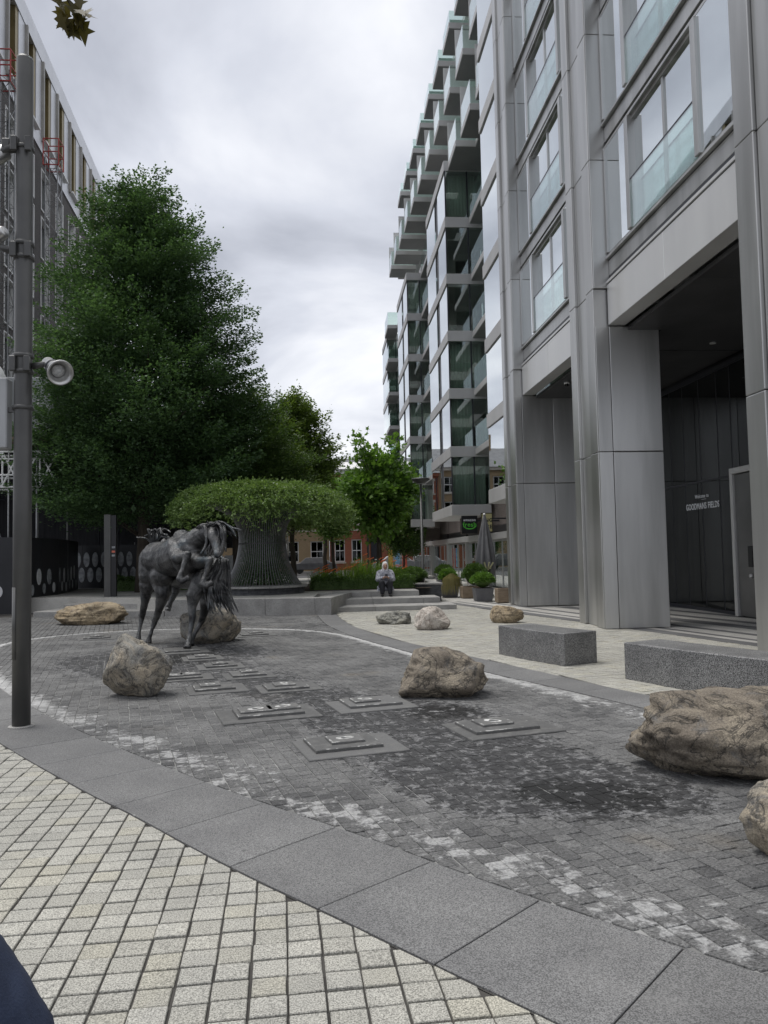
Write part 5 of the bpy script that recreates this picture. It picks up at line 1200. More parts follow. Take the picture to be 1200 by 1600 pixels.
# ------------------------------------------------------------------ granite benches, slightly curved
def bench(label, pts, w_, h, side=1):
    P = catmull(pts, 6); tg = np.gradient(P, axis=0); tg /= np.linalg.norm(tg, axis=1)[:, None]; nn = np.stack([-tg[:, 1], tg[:, 0]], 1)*side
    poly = [tuple(p) for p in P]+[tuple(p) for p in (P+nn*w_)[::-1]]
    a = sum(poly[k][0]*poly[(k+1) % len(poly)][1]-poly[(k+1) % len(poly)][0]*poly[k][1] for k in range(len(poly)))
    if a < 0: poly = poly[::-1]
    c = P.mean(0); o = MB().prism([(x-c[0], y-c[1]) for x, y in poly], -.01, h).build('granite_bench', 'granite_dark'); o.location = (c[0], c[1], 0)
    b = o.modifiers.new('b', 'BEVEL'); b.width = .016; b.segments = 3; b.limit_method = 'ANGLE'; b.angle_limit = R(50)
    top(o, label, 'bench', 'dark granite block benches')
bench('shorter dark granite block bench in front of the tan streaked boulder', [(2.66, 11.98), (2.92, 11.25), (3.26, 10.52)], .62, .45)
bench('longer dark granite block bench, cut off by the right edge', [(3.65, 9.36), (3.92, 8.70), (4.22, 8.05), (4.50, 7.50), (4.72, 7.0)], .62, .45)

# ------------------------------------------------------------------ stacked slate splash plates of the fountain
t = NT('slate_plate'); co = t.coord('Position'); c = t.mix(t.rnd(), (.085, .085, .083), (.12, .12, .118)); c = t.mix(t.ramp(t.noise(co, 9, 7, .65), .45, .7), c, (.14, .138, .132))
c = t.mix(.35, c, t.mix(t.ramp(t.noise(co, 160, 3), .3, .7), (.15, .15, .15), (.85, .85, .85)), 'OVERLAY'); e_ = t.attr('rim')
c = t.mix(t.math('MULTIPLY', t.ramp(t.math('ADD', e_, t.math('MULTIPLY', t.math('SUBTRACT', t.noise(co, 11, 7, .65), .5), 2.2)), .70, .95), .75), c, (.52, .52, .50))
t.bsdf(c, .6, 0, t.bump(t.noise(co, 30, 6), .4, .008)); MATS['slate_plate'] = t.m
pm('lime_ring', (.62, .62, .60), (.30, .30, .29), 22, .85, kind='Position')
e1_ = np.array([math.cos(CROT), math.sin(CROT)]); e2_ = np.array([-e1_[1], e1_[0]])
def plate(parent, o, a0, a1, b0, b1, z0, z1, cr=1.0):
    # bevelled slab whose top rim carries an attribute for lime crust
    g = .012; n = 8; V = []; 
    def ring(da, db, z, rim):
        aa0, aa1, bb0, bb1 = a0+da, a1-da, b0+db, b1-db
        for s in range(4):
            A, B = [((aa0, bb0), (aa1, bb0)), ((aa1, bb0), (aa1, bb1)), ((aa1, bb1), (aa0, bb1)), ((aa0, bb1), (aa0, bb0))][s]
            for j in range(n):
                t_ = j/n; p = (A[0]+(B[0]-A[0])*t_, A[1]+(B[1]-A[1])*t_); wob = .004*math.sin(p[0]*31+p[1]*17)
                V.append((o[0]+p[0]*e1_[0]+(p[1]+wob)*e2_[0], o[1]+p[0]*e1_[1]+(p[1]+wob)*e2_[1], z, rim))
    ring(0, 0, z0, .0); ring(0, 0, z1-.006, .55*cr); ring(.006, .006, z1, .78*cr); ring(.03, .03, z1, .0); m = 4*n
    F = [(r*m+i, r*m+(i+1) % m, (r+1)*m+(i+1) % m, (r+1)*m+i) for r in range(3) for i in range(m)]+[tuple(range(3*m, 4*m))]
    mb = MB().add([v[:3] for v in V], F); ob = mb.build('slate_plate', 'slate_plate', parent); at = ob.data.attributes.new('rim', 'FLOAT', 'POINT'); at.data.foreach_set('value', [v[3] for v in V]); return ob
def splash(label, x, y, w_, d_, ring=True, two=False, lay_=3, k=0):
    T = thing('splash_plates', label, 'fountain plate', (x, y, 0), 'fountain splash plates'); o = np.array((x, y)); rd = random.Random(k)
    plate(T, o, -w_/2, w_/2, -d_/2, d_/2, -.01, .014, .25)
    ox, oy = rd.uniform(-.06, .02)*w_, rd.uniform(-.02, .10)*d_; w2, d2 = w_*.68, d_*.68
    plate(T, o, ox-w2/2, ox+w2/2, oy-d2/2, oy+d2/2, .0145, .042)
    if lay_ > 2:
        hs_ = [(-.13, .0), (.16, .03)] if two else [(rd.uniform(-.08, .06), rd.uniform(0, .06))]
        for hx, hy in hs_:
            w3, d3 = w_*.34, d_*.36; cx_, cy_ = ox+hx*w_, oy+hy*d_; plate(T, o, cx_-w3/2, cx_+w3/2, cy_-d3/2, cy_+d3/2, .0425, .064)
            if ring:
                c = o+cx_*e1_+cy_*e2_; n = 28; V = []
                for i in range(n):
                    a = 2*math.pi*i/n; r1 = w_*.075*(1+.25*math.sin(a*2+k)); r2 = r1*(.55+.15*math.sin(a*3+k)); V += [(c[0]+r1*math.cos(a), c[1]+r1*math.sin(a)*.9, .0655), (c[0]+r2*math.cos(a), c[1]+r2*math.sin(a)*.9, .0655)]
                V += [(a, b, .0645) for a, b, _ in V]; F = [(2*i, 2*((i+1) % n), 2*((i+1) % n)+1, 2*i+1) for i in range(n)]+[(2*i, 2*n+2*i, 2*n+2*((i+1) % n), 2*((i+1) % n)) for i in range(n)]
                fixnormals(MB().add(V, F).build('lime_ring', 'lime_ring', T)); MB().lathe((c[0], c[1], .0635), [(0, 0), (w_*.022, 0), (w_*.022, .003), (0, .003)], 14).build('nozzle', 'metal_dark', T)
SPL = [((-.62, 7.95), .98, .66, 1, 'wide splash plates with two small plates on top, left of centre'), ((.16, 6.52), .84, .66, 0, 'splash plates nearest the camera, with the brightest lime ring'),
    ((.44, 8.25), .84, .66, 0, 'splash plates left of the brown-grey boulder'), ((1.56, 6.98), .92, .68, 0, 'splash plates below the brown-grey boulder, beside the dark wet patch'),
    ((-.50, 9.5), .74, .60, 0, 'splash plates behind the wide double ones, beside a black stain'), ((-1.08, 10.57), .66, .58, 0, 'splash plates at mid distance, right of the upright boulder'),
    ((-1.58, 11.5), .66, .55, 0, 'splash plates in line with the horse hoof, second from it'), ((-2.0, 12.5), .62, .55, 0, 'splash plates just in front of the horse hoof'),
    ((-1.36, 9.55), .70, .60, 0, 'splash plates close beside the upright boulder'), ((-1.95, 10.5), .80, .5, 1, 'splash plates half hidden behind the upright boulder'),
    ((-4.7, 16.2), .75, .7, 0, 'splash plates alone at the far left of the basin'), ((-1.5, 16.0), .8, .7, 0, 'splash plates right of the boulder behind the horse'), ((-2.5, 13.55), .85, .75, 0, 'dark splash plates under the horse hoof')]
for k, ((x, y), w_, d_, two, lb_) in enumerate(SPL): splash(lb_, x, y, w_, d_, k != 12, bool(two), 2 if k == 12 else 3, k)

# ------------------------------------------------------------------ bronze horses
t = NT('bronze'); co = t.coord('Object'); n = t.noise(co, 5, 7, .65, .6); c = t.mix(t.ramp(n, .35, .68), (.040, .041, .043), (.165, .165, .164)); c = t.mix(t.math('MULTIPLY', t.ramp(t.noise(co, 2.6, 6, .6), .54, .72), .6), c, (.075, .105, .125))
st_ = t.n('ShaderNodeMapping'); st_.inputs[3].default_value = (14, 14, 4); t.l(co, st_.inputs[0]); h = t.math('ADD', t.noise(co, 22, 8, .7, .8), t.math('MULTIPLY', t.noise(st_.outputs[0], 2.2, 5, .6, 1.5), .8))
t.bsdf(c, .33, .85, t.bump(h, .75, .024)); MATS['bronze'] = t.m
def fuse(o, vox, it=6, f=.5):
    r_ = o.modifiers.new('r', 'REMESH'); r_.mode = 'VOXEL'; r_.voxel_size = vox; r_.use_smooth_shade = True
    s = o.modifiers.new('s', 'SMOOTH'); s.iterations = it; s.factor = f
def disp(o, sc_, st__):
    tx = bpy.data.textures.new('clouds', 'CLOUDS'); tx.noise_scale = sc_; tx.noise_depth = 3; d_ = o.modifiers.new('d', 'DISPLACE'); d_.texture = tx; d_.strength = st__; d_.mid_level = .5; d_.texture_coords = 'OBJECT' if False else 'LOCAL'
def lock(m, root, pts, r_, n=7, wav=.03, seed=0):      # one curling lock of mane or tail
    P = catmull([root]+pts, 5); rd = random.Random(seed); ph = rd.random()*6; rs_ = []
    Q = []
    for i, p in enumerate(P):
        t_ = i/(len(P)-1); Q.append((p[0]+wav*math.sin(t_*7+ph)*t_, p[1]+wav*math.cos(t_*6+ph)*t_, p[2]+wav*.6*math.sin(t_*8+ph*2)*t_)); rs_.append(r_*(.55+.9*t_)*(1-t_)**.6+.003)
    m.tube(Q, rs_, n, True, .55)
def hoof(m, p, d, r_):
    p = Vector(p); d = Vector(d).normalized(); m.tube([p, p+d*r_*.9, p+d*r_*1.7], [r_*.85, r_*1.1, r_*1.25], 10)
# horse that rears towards the right, its head veiled by the mane
hA = thing('horse_sculpture', 'bronze horse leaping to the right with folded forelegs and windblown mane', 'sculpture', (-3.0, 14.4, 0), 'galloping bronze horses')
b = MB()
b.limb([(-3.36, 15.12, 1.60), (-3.22, 14.95, 1.62), (-3.05, 14.76, 1.60), (-2.83, 14.50, 1.62), (-2.60, 14.22, 1.70), (-2.42, 14.02, 1.77)], [.25, .31, .33, .35, .36, .31], 16)
b.ball((-3.30, 15.05, 1.45), (.25, .28, .36), 14, 10); b.ball((-2.50, 13.98, 1.62), (.26, .25, .33), 14, 10)
b.ball((-2.62, 14.15, 1.98), (.16, .18, .14), 12, 8)
for q_ in range(6): b.tube([(-3.02+q_*.075, 14.50-q_*.09, 1.84), (-2.99+q_*.075, 14.34-q_*.085, 1.62), (-2.95+q_*.07, 14.38-q_*.085, 1.40)], [.02, .034, .015], 6)
b.limb([(-2.75, 13.98, 1.86), (-2.66, 13.80, 1.66)], [.10, .12], 10); b.limb([(-3.42, 14.98, 1.62), (-3.44, 14.98, 1.28)], [.16, .15], 10)
b.limb([(-2.40, 13.98, 1.84), (-2.27, 13.86, 1.95), (-2.12, 13.76, 2.03), (-1.97, 13.64, 2.06)], [.25, .20, .165, .13], 14)
b.limb([(-1.97, 13.64, 2.06), (-1.93, 13.52, 1.98), (-1.89, 13.40, 1.84), (-1.86, 13.30, 1.70)], [.125, .135, .10, .075], 12); b.ball((-1.855, 13.27, 1.66), (.07, .08, .075), 10, 8)
b.ball((-1.94, 13.5, 1.88), (.09, .12, .12), 10, 8)
for sx in (-.06, .06): b.tube([(-1.99+sx, 13.62, 2.15), (-2.0+sx*1.3, 13.60, 2.26)], [.035, .008], 6)
for L_ in ([(-2.58, 13.92, 1.66), (-2.62, 13.72, 1.60), (-2.39, 13.46, 1.66), (-2.47, 13.43, 1.42), (-2.53, 13.40, 1.25)], [(-2.34, 13.86, 1.62), (-2.24, 13.66, 1.52), (-2.00, 13.37, 1.56), (-2.07, 13.34, 1.33), (-2.12, 13.30, 1.16)]):
    b.limb(L_, [.17, .115, .070, .042, .052], 12); f = Vector(L_[-1]); b.limb([f, f+Vector((.05, -.02, -.045)), f+Vector((.12, .0, .0))], [.055, .05, .05], 10); hoof(b, f+Vector((.10, 0, -.01)), (.9, 0, .35), .052)
for L_ in ([(-3.36, 15.12, 1.42), (-3.45, 15.08, 1.12), (-3.52, 15.20, .78), (-3.61, 15.34, .46), (-3.64, 15.31, .28), (-3.66, 15.28, .12)], [(-3.16, 14.84, 1.30), (-3.06, 14.70, .98), (-3.16, 14.82, .68), (-3.28, 14.95, .40), (-3.33, 14.92, .24), (-3.37, 14.89, .11)]):
    b.limb(L_, [.22, .155, .078, .056, .034, .044], 12); f = Vector(L_[-1]); hoof(b, f, (-.12, -.2, -1), .056)
    b.ball(Vector(L_[3])+Vector((-.03, .03, .05)), .05, 8, 6)
b.ball((-3.08, 14.72, 1.30), (.24, .26, .25), 12, 8)
bd = b.build('body', 'bronze', hA); fuse(bd, .017, 3); disp(bd, .12, .016)
m = MB(); rd = random.Random(4)
for i in range(48):      # mane thrown over the head towards the right
    t_ = i/47; root = np.array((-2.30, 13.86, 2.12))*(1-t_)+np.array((-1.94, 13.56, 2.16))*t_+np.array([rd.gauss(0, .03), rd.gauss(0, .05), rd.gauss(0, .02)])
    if i % 3: ex = [(root[0]+.12, root[1]-.10, root[2]+.04), (root[0]+.14+rd.uniform(0, .1), root[1]-.2, root[2]-.20), (root[0]+.10+rd.uniform(-.05, .12), root[1]-.24, root[2]-.44-rd.uniform(0, .12))]
    else: ex = [(root[0]+.14, root[1]-.06, root[2]+.05), (root[0]+.28, root[1]-.1, root[2]-.02), (root[0]+.46+rd.uniform(-.12, .12), root[1]-.12, root[2]-.02-rd.uniform(0, .22))]
    lock(m, root, [np.array(e_) for e_ in ex], .050, 7, .03, i)
m.build('mane', 'bronze', hA, True)['kind'] = 'stuff'
m = MB()
for i in range(16):      # short tail flung up over the rump
    root = np.array((-3.34, 15.14, 1.86)); a = rd.uniform(-1.2, 1.0); hh = rd.uniform(.16, .34); lock(m, root, [root+np.array([a*.10, 0, hh*.6]), root+np.array([a*.2, -.03, hh]), root+np.array([a*.3+.06, -.08, hh-.06+rd.uniform(-.12, .08)])], .034, 6, .04, 50+i)
m.build('tail', 'bronze', hA, True)['kind'] = 'stuff'
# second horse, galloping away to the left behind the first, its tail streaming
hB = thing('horse_sculpture', 'bronze horse seen from behind with a long streaming tail, galloping left', 'sculpture', (-2.4, 14.6, 0), 'galloping bronze horses')
b = MB()
b.limb([(-1.99, 14.08, 1.34), (-2.14, 14.26, 1.36), (-2.46, 14.72, 1.34), (-2.80, 15.20, 1.34), (-3.02, 15.52, 1.36)], [.22, .30, .33, .33, .29], 16)
b.ball((-2.06, 14.12, 1.20), (.27, .27, .34), 14, 10)
b.limb([(-3.02, 15.52, 1.46), (-3.18, 15.85, 1.70), (-3.30, 16.10, 1.88)], [.24, .17, .13], 12); b.limb([(-3.30, 16.10, 1.90), (-3.38, 16.30, 1.74), (-3.44, 16.44, 1.60)], [.125, .10, .065], 12)
for L_ in ([(-2.22, 13.96, 1.20), (-2.36, 13.84, .95), (-2.38, 13.80, .74), (-2.375, 13.76, .52), (-2.40, 13.70, .30), (-2.42, 13.64, .13)], [(-2.08, 14.22, 1.10), (-2.19, 14.22, .82), (-2.25, 14.32, .62), (-2.33, 14.42, .42), (-2.41, 14.36, .27), (-2.48, 14.30, .12)]):
    b.limb(L_, [.20, .135, .078, .058, .038, .050], 12); f = Vector(L_[-1]); hoof(b, f, (-.2, -.5, -1), .062); b.ball(Vector(L_[3])+Vector((.03, .02, .05)), .05, 8, 6)
for L_ in ([(-3.00, 15.45, 1.15), (-2.95, 15.32, .98), (-3.02, 15.30, .82), (-3.06, 15.27, .73)], [(-3.16, 15.60, 1.15), (-3.25, 15.85, .95), (-3.18, 15.95, .75), (-3.22, 16.0, .62)]):
    b.limb(L_, [.15, .085, .055, .05], 10); hoof(b, L_[-1], (-.3, -.2, -.8), .05)
bd = b.build('body', 'bronze', hB); fuse(bd, .017, 3); disp(bd, .12, .016)
m = MB()
for i in range(60):
    root = np.array((-1.93, 13.97, 1.52))+np.array([rd.gauss(0, .025), rd.gauss(0, .02), rd.gauss(0, .02)]); sx = rd.uniform(-.16, .12); ln = rd.uniform(.55, 1.0)
    lock(m, root, [root+np.array([.07+sx*.3, -.10, .03]), root+np.array([.06+sx*.8, -.16, -.28*ln]), root+np.array([.0+sx*1.2, -.20, -.60*ln]), root+np.array([.06+sx*1.5+rd.uniform(-.02, .1), -.24, -.92*ln])], .042, 7, .04, 200+i)
m.build('tail', 'bronze', hB, True)['kind'] = 'stuff'
m = MB()
for i in range(14):
    t_ = i/13; root = np.array((-3.05, 15.6, 1.68))*(1-t_)+np.array((-3.32, 16.1, 2.02))*t_; lock(m, root, [root+np.array([.06, -.1, .05]), root+np.array([.14, -.22, -.05])], .035, 6, .03, 300+i)
m.build('mane', 'bronze', hB, True)['kind'] = 'stuff'

# ------------------------------------------------------------------ lamp post with spotlights
lp = thing('lamp_post', 'tall round dark grey lighting column with spotlights near the left edge', 'lamp post', (-2.99, 7.81, 0))
X0, Y0 = -2.99, 7.81
MB().lathe((X0, Y0, -.01), [(0, 0), (.085, 0), (.085, 2.3), (.083, 3.4), (.0805, 6.71), (.074, 6.735), (0, 6.735)], 40).build('column', 'pole_grey', lp, True)
MB().lathe((X0, Y0, .002), [(.088, 0), (.12, 0), (.118, .006), (.088, .012)], 40).build('base_seal', 'granite_step', lp, True)
def arc_panel(name, a0, a1, z0, z1, r_, mat):
    n = 8; V = [(X0+rr_*math.cos(a0+(a1-a0)*i/n), Y0+rr_*math.sin(a0+(a1-a0)*i/n), z) for rr_ in (r_, r_-.01) for z in (z0, z1) for i in range(n+1)]; m_ = n+1
    F = [(i, i+1, m_+i+1, m_+i) for i in range(n)]; return MB().add(V, F+[(m_+i, m_+i+1, 3*m_+i+1, 3*m_+i) for i in range(n)]+[(2*m_+i, 2*m_+i+1, i+1, i) for i in range(n)]).build(name, mat, lp, True)
arc_panel('access_hatch', R(205), R(250), .65, 1.35, .0885, 'pole_grey')
for z in (5.75, 4.76, 4.62, 3.62, 3.46, 3.10):
    r_ = .092 if z > 5 else .098
    MB().lathe((X0, Y0, z), [(.08, 0), (r_, .004), (r_, .042), (.08, .046)], 36).build('clamp_collar', 'pole_grey', lp, True)
for z in (5.78, 4.70, 3.55):
    for a in (-25, 200): MB().box(X0+.075*math.cos(R(a))-.03, X0+.075*math.cos(R(a))+.03, Y0-.115, Y0-.07, z-.075, z+.075).build('clamp_block', 'pole_grey', lp, bevel=.006)
def spot(label, piv, d, sc_=1.0):
    d = Vector(d).normalized(); p = Vector(piv); s = thing('spotlight', label, 'spotlight', tuple(p), 'spotlights on the lighting column')
    MB().lathe(p-d*.20*sc_, [(0, 0), (.05*sc_, 0), (.062*sc_, .02), (.066*sc_, .16*sc_), (.070*sc_, .19*sc_)], 28, d).build('lamp_body', 'metal', s, True)
    MB().lathe(p-d*.01*sc_, [(.070*sc_, 0), (.072*sc_, .02*sc_), (.078*sc_, .10*sc_), (.108*sc_, .20*sc_), (.125*sc_, .22*sc_), (.125*sc_, .235*sc_), (.112*sc_, .235*sc_), (.092*sc_, .19*sc_), (.05*sc_, .12*sc_)], 32, d).build('hood', 'metal', s, True)
    MB().lathe(p+d*.135*sc_, [(0, 0), (.062*sc_, 0), (.062*sc_, .02*sc_), (.03*sc_, .03*sc_), (0, .034*sc_)], 24, d).build('lens', 'lens_glass', s, True)
    MB().lathe(p-d*.02*sc_, [(.069*sc_, 0), (.076*sc_, 0), (.076*sc_, .03*sc_), (.069*sc_, .03*sc_)], 28, d).build('seal_ring', 'frame_dark', s, True)
    return s
s1 = spot('grey spotlight on the right of the column, aimed towards the camera', (-2.68, 7.76, 3.52), (.55, -.72, -.42))
MB().tube([(-2.90, 7.80, 3.54), (-2.80, 7.80, 3.56), (-2.74, 7.84, 3.58)], [.035, .03, .02], 8).build('bracket', 'pole_grey', s1, True)
s2 = spot('grey spotlight on the left of the column, below the top one', (-3.33, 7.85, 4.84), (-.8, .35, -.3))
MB().tube([(-3.08, 7.80, 4.70), (-3.18, 7.80, 4.74), (-3.27, 7.82, 4.78)], [.04, .035, .03], 8).build('bracket', 'pole_grey', s2, True)
s3 = spot('dark spotlight at the top of the column, cut by the left edge', (-3.36, 7.80, 5.62), (-.75, -.2, -.6), 1.25)
MB().tube([(-3.07, 7.80, 5.78), (-3.16, 7.80, 5.76), (-3.25, 7.80, 5.70)], [.05, .045, .04], 8).build('bracket', 'pole_grey', s3, True)
MB().box(-3.20, -3.12, 7.76, 7.84, 5.76, 5.86).build('junction_box', 'pole_grey', s3, bevel=.008)
cbx = bx('control_box', 'sheet_grey', lp, X0-.36, X0-.14, Y0-.05, Y0+.10, 2.72, 3.42, .01); MB().box(X0-.14, X0-.07, Y0-.02, Y0+.02, 3.08, 3.13).build('bracket_arm', 'pole_grey', lp)

# pylon sign
py_ = thing('information_pylon', 'slim grey information pylon with a dark side standing on the steps', 'pylon', (-6.5, 24.6, .155))
bx('front_panel', 'pole_grey', py_, -6.86, -6.66, 24.3, 24.45, .30, 3.0, .006); bx('side_panel', 'sign_black', py_, -6.655, -6.50, 24.32, 24.44, .30, 2.98, .004)
for i, z in enumerate((1.95, 1.82, 1.70)): bx('printed_mark', 'poster_red' if i == 1 else 'print_pale', py_, -6.63, -6.53, 24.312, 24.319, z, z+.06)

# disc-headed lamp
dl = thing('disc_lamp', 'slim lamp post with a flat disc head beside the big-leaved tree', 'lamp post', (3.45, 27.9, 0))
MB().lathe((3.47, 27.9, 0), [(0, 0), (.075, 0), (.075, 1.2), (.05, 1.22), (.042, 4.22), (0, 4.22)], 20).build('post', 'pole_grey', dl, True)
MB().lathe((3.47, 27.9, 4.16), [(0, 0), (.14, .0), (.20, .04), (.335, .14), (.345, .17), (.30, .195), (.10, .215), (0, .215)], 32).build('lamp_head', 'pole_grey', dl, True)
MB().lathe((3.47, 27.9, 4.145), [(0, 0), (.13, 0), (.13, .014), (0, .014)], 28).build('diffuser', 'lens_glass', dl, True)
pp2 = thing('steel_post', 'plain grey steel post between the big-leaved tree and the red terrace', 'post', (2.35, 44, TZ)); MB().tube([(2.35, 44, TZ), (2.35, 44, 5.2)], .07, 10).build('post', 'pole_grey', pp2, True)
bo = thing('steel_bollard', 'slim steel bollard standing in front of the closed umbrella', 'bollard', (5.35, 29.0, 0)); MB().lathe((5.35, 29.0, 0), [(0, 0), (.05, 0), (.05, 1.0), (.04, 1.02), (0, 1.02)], 16).build('post', 'metal', bo, True)

# closed umbrella
ux, uy = 5.78, 27.8
um = thing('closed_umbrella', 'tall closed grey cafe umbrella with a pale emblem', 'umbrella', (ux, uy, 0))
MB().lathe((ux, uy, 0), [(0, 0), (.28, 0), (.28, .06), (.06, .08), (.03, .1), (.03, 2.95), (0, 2.95)], 16).build('pole', 'metal_dark', um, True)
n = 64; V = []; F = []
lev = [(2.98, .03), (2.85, .07), (2.4, .16), (1.9, .24), (1.45, .30), (1.1, .33), (.85, .30)]
for z, r_ in lev:
    for i in range(n):
        a = 2*math.pi*i/n; fold = 1+.26*math.sin(a*8)*(r_/.33)+.10*math.sin(a*5+z*2); hem = (.17*math.sin(a*4+.8)+.10*math.sin(a*8)) if z < .9 else (.06*math.sin(a*4+.8) if z < 1.2 else 0); V.append((ux+r_*fold*math.cos(a), uy+r_*fold*math.sin(a), z+hem))
for j in range(len(lev)-1): F += [(j*n+i, j*n+(i+1) % n, (j+1)*n+(i+1) % n, (j+1)*n+i) for i in range(n)]
cnp = fixnormals(MB().add(V, F).build('canopy', 'fabric_grey', um, True)); so = cnp.modifiers.new('s', 'SOLIDIFY'); so.thickness = .008
MB().lathe((ux, uy, 2.96), [(0, 0), (.05, 0), (.06, .03), (.03, .06), (0, .07)], 14).build('finial', 'metal_pale', um, True)
# emblem on the hanging flap: a few pale strokes
for k, (dx, z, w_, h, tl) in enumerate([(-.10, 1.12, .05, .26, .3), (.02, 1.10, .05, .30, -.15), (.13, 1.14, .05, .22, -.6), (.0, 1.02, .22, .05, .1)]):
    c_, s_ = math.cos(tl), math.sin(tl); pts = [(-w_/2, -h/2), (w_/2, -h/2), (w_/2, h/2), (-w_/2, h/2)]
    MB().add([(ux+dx+a*c_-b_*s_, uy-.42+d_, z+a*s_+b_*c_) for d_ in (0, .01) for a, b_ in pts], [(0, 1, 2, 3), (7, 6, 5, 4), (0, 4, 5, 1), (1, 5, 6, 2), (2, 6, 7, 3), (3, 7, 4, 0)]).build('emblem_stroke', 'fabric_pale', um)
# hanging shop signs
sg = thing('hanging_sign', 'black hanging shop sign with green and white lettering', 'sign', (6.3, 33.4, 2.7))
bx('sign_box', 'sign_black', sg, 5.92, 6.62, 33.35, 33.47, 2.42, 3.22, .012); bx('arm', 'frame_dark', sg, 6.62, 7.6, 33.38, 33.44, 2.95, 3.02)
RYv = (R(90), 0, 0)
lettering('amazon', .16, 'sign_white', sg, (6.27, 33.343, 2.98), RYv, bold=.003); lettering('fresh', .27, 'sign_green', sg, (6.27, 33.343, 2.74), RYv, bold=.004)
n = 14; V = []
for i in range(n+1):
    a = R(205+130*i/n); w_ = .018+.012*math.sin(math.pi*i/n)
    for q in (-w_, w_): V += [(6.27+(.30+q)*math.cos(a), 33.343, 2.86+(.30+q)*math.sin(a)*.75)]
V += [(x, y-.006, z) for x, y, z in V]; m_ = 2*(n+1)
fixnormals(MB().add(V, [(2*i, 2*i+2, 2*i+3, 2*i+1) for i in range(n)]+[(m_+2*i, m_+2*i+1, m_+2*i+3, m_+2*i+2) for i in range(n)]+[(2*i, m_+2*i, m_+2*i+2, 2*i+2) for i in range(n)]).build('smile_line', 'sign_green', sg))
sy = thing('projecting_sign', 'yellow projecting shop sign with black letters behind the umbrella', 'sign', (6.5, 30.0, 2.7))
bx('sign_box', 'sign_black', sy, 6.10, 6.56, 29.98, 30.08, 2.38, 3.16, .008); bx('sign_face', 'sign_yellow', sy, 6.13, 6.53, 29.968, 29.979, 2.42, 3.12)
lettering('ING', .20, 'ink', sy, (6.37, 29.962, 2.80), RYv, bold=.006); lettering('CE', .20, 'ink', sy, (6.40, 29.962, 2.54), RYv, bold=.006); bx('arm', 'frame_dark', sy, 6.56, 7.6, 30.0, 30.05, 2.9, 2.96)
for k, (y, mt) in enumerate(((57.5, 'poster_red'), (59.0, 'poster_blue'), (60.6, 'poster_yellow'))):
    T = thing('feather_flag', ['red upright banner flag by the far shops', 'blue upright banner flag by the far shops', 'yellow upright banner flag by the far shops'][k], 'banner', (6.0-.4*k, y, 0))
    MB().tube([(6.0-.4*k, y, 0), (6.0-.4*k, y, 2.0)], .015, 6).build('pole', 'metal', T); bx('banner', mt, T, 5.62-.4*k, 5.985-.4*k, y-.01, y+.01, .5, 1.95)
# ------------------------------------------------------------------ seated person with a phone
sx_, sy_ = 1.80, 24.05
ps = thing('person', 'person in a pale patterned jacket and white headscarf sitting on the steps with a phone', 'person', (sx_, sy_, TZ))
b = MB()
hip = [Vector((sx_+s*.10, sy_+.02, TZ+.12)) for s in (-1, 1)]
knee = [Vector((sx_+s*.13, sy_-.36, TZ+.26)) for s in (-1, 1)]; ank = [Vector((sx_+s*.12, sy_-.38, .30+.09)) for s in (-1, 1)]
for i in range(2): b.limb([hip[i], knee[i], ank[i]], [.105, .075, .05], 12)
b.limb([(sx_, sy_+.03, TZ+.14), (sx_, sy_+.02, TZ+.34), (sx_, sy_-.05, TZ+.54)], [.15, .145, .15], 14); b.limb([(sx_-.15, sy_-.05, TZ+.56), (sx_+.15, sy_-.05, TZ+.56)], [.085, .085], 12)
b.limb([(sx_, sy_-.06, TZ+.60), (sx_, sy_-.10, TZ+.70)], [.06, .055], 10)
b.ball((sx_, sy_-.14, TZ+.77), (.075, .092, .112), 14, 10); b.ball((sx_, sy_-.235, TZ+.755), (.014, .02, .018), 8, 6)
el = [Vector((sx_+s*.24, sy_-.16, TZ+.36)) for s in (-1, 1)]; wr = [Vector((sx_+s*.06, sy_-.36, TZ+.42)) for s in (-1, 1)]
for i, s in enumerate((-1, 1)): b.limb([(sx_+s*.19, sy_-.05, TZ+.55), el[i], wr[i]], [.06, .048, .032], 10); b.ball(wr[i]+Vector((-s*.02, -.04, .02)), (.03, .045, .022), 8, 6)
bd = b.build('body', 'skin', ps); fuse(bd, .012, 3)
for i, s in enumerate((-1, 1)):      # fingers round the phone
    for k in range(4): MB().tube([wr[i]+Vector((-s*.02, -.07, .035-.016*k)), wr[i]+Vector((-s*.035, -.10, .035-.016*k)), wr[i]+Vector((-s*.055, -.10, .04-.016*k))], [.008, .0075, .006], 6).build('finger', 'skin', ps, True)
    MB().tube([wr[i]+Vector((-s*.01, -.05, .04)), wr[i]+Vector((-s*.03, -.085, .06))], [.01, .007], 6).build('thumb', 'skin', ps, True)
j = MB(); j.limb([(sx_, sy_+.03, TZ+.12), (sx_, sy_+.02, TZ+.34), (sx_, sy_-.045, TZ+.54)], [.185, .175, .175], 16); j.limb([(sx_-.16, sy_-.045, TZ+.56), (sx_+.16, sy_-.045, TZ+.56)], [.10, .10], 12)
for i, s in enumerate((-1, 1)): j.limb([(sx_+s*.19, sy_-.05, TZ+.56), el[i], wr[i]+Vector((s*.03, .05, 0))], [.085, .075, .052], 12); j.limb([(sx_+s*.17, sy_, TZ+.10), (sx_+s*.21, sy_-.14, TZ-.02)], [.09, .06], 8)
o = j.build('jacket', 'jacket_print', ps); fuse(o, .015, 3); disp(o, .06, .018)
tr_ = MB()
for i in range(2): tr_.limb([hip[i], knee[i], ank[i]+Vector((0, 0, .03))], [.125, .092, .068], 12)
o = tr_.build('trousers', 'trouser_dark', ps); fuse(o, .014, 2)
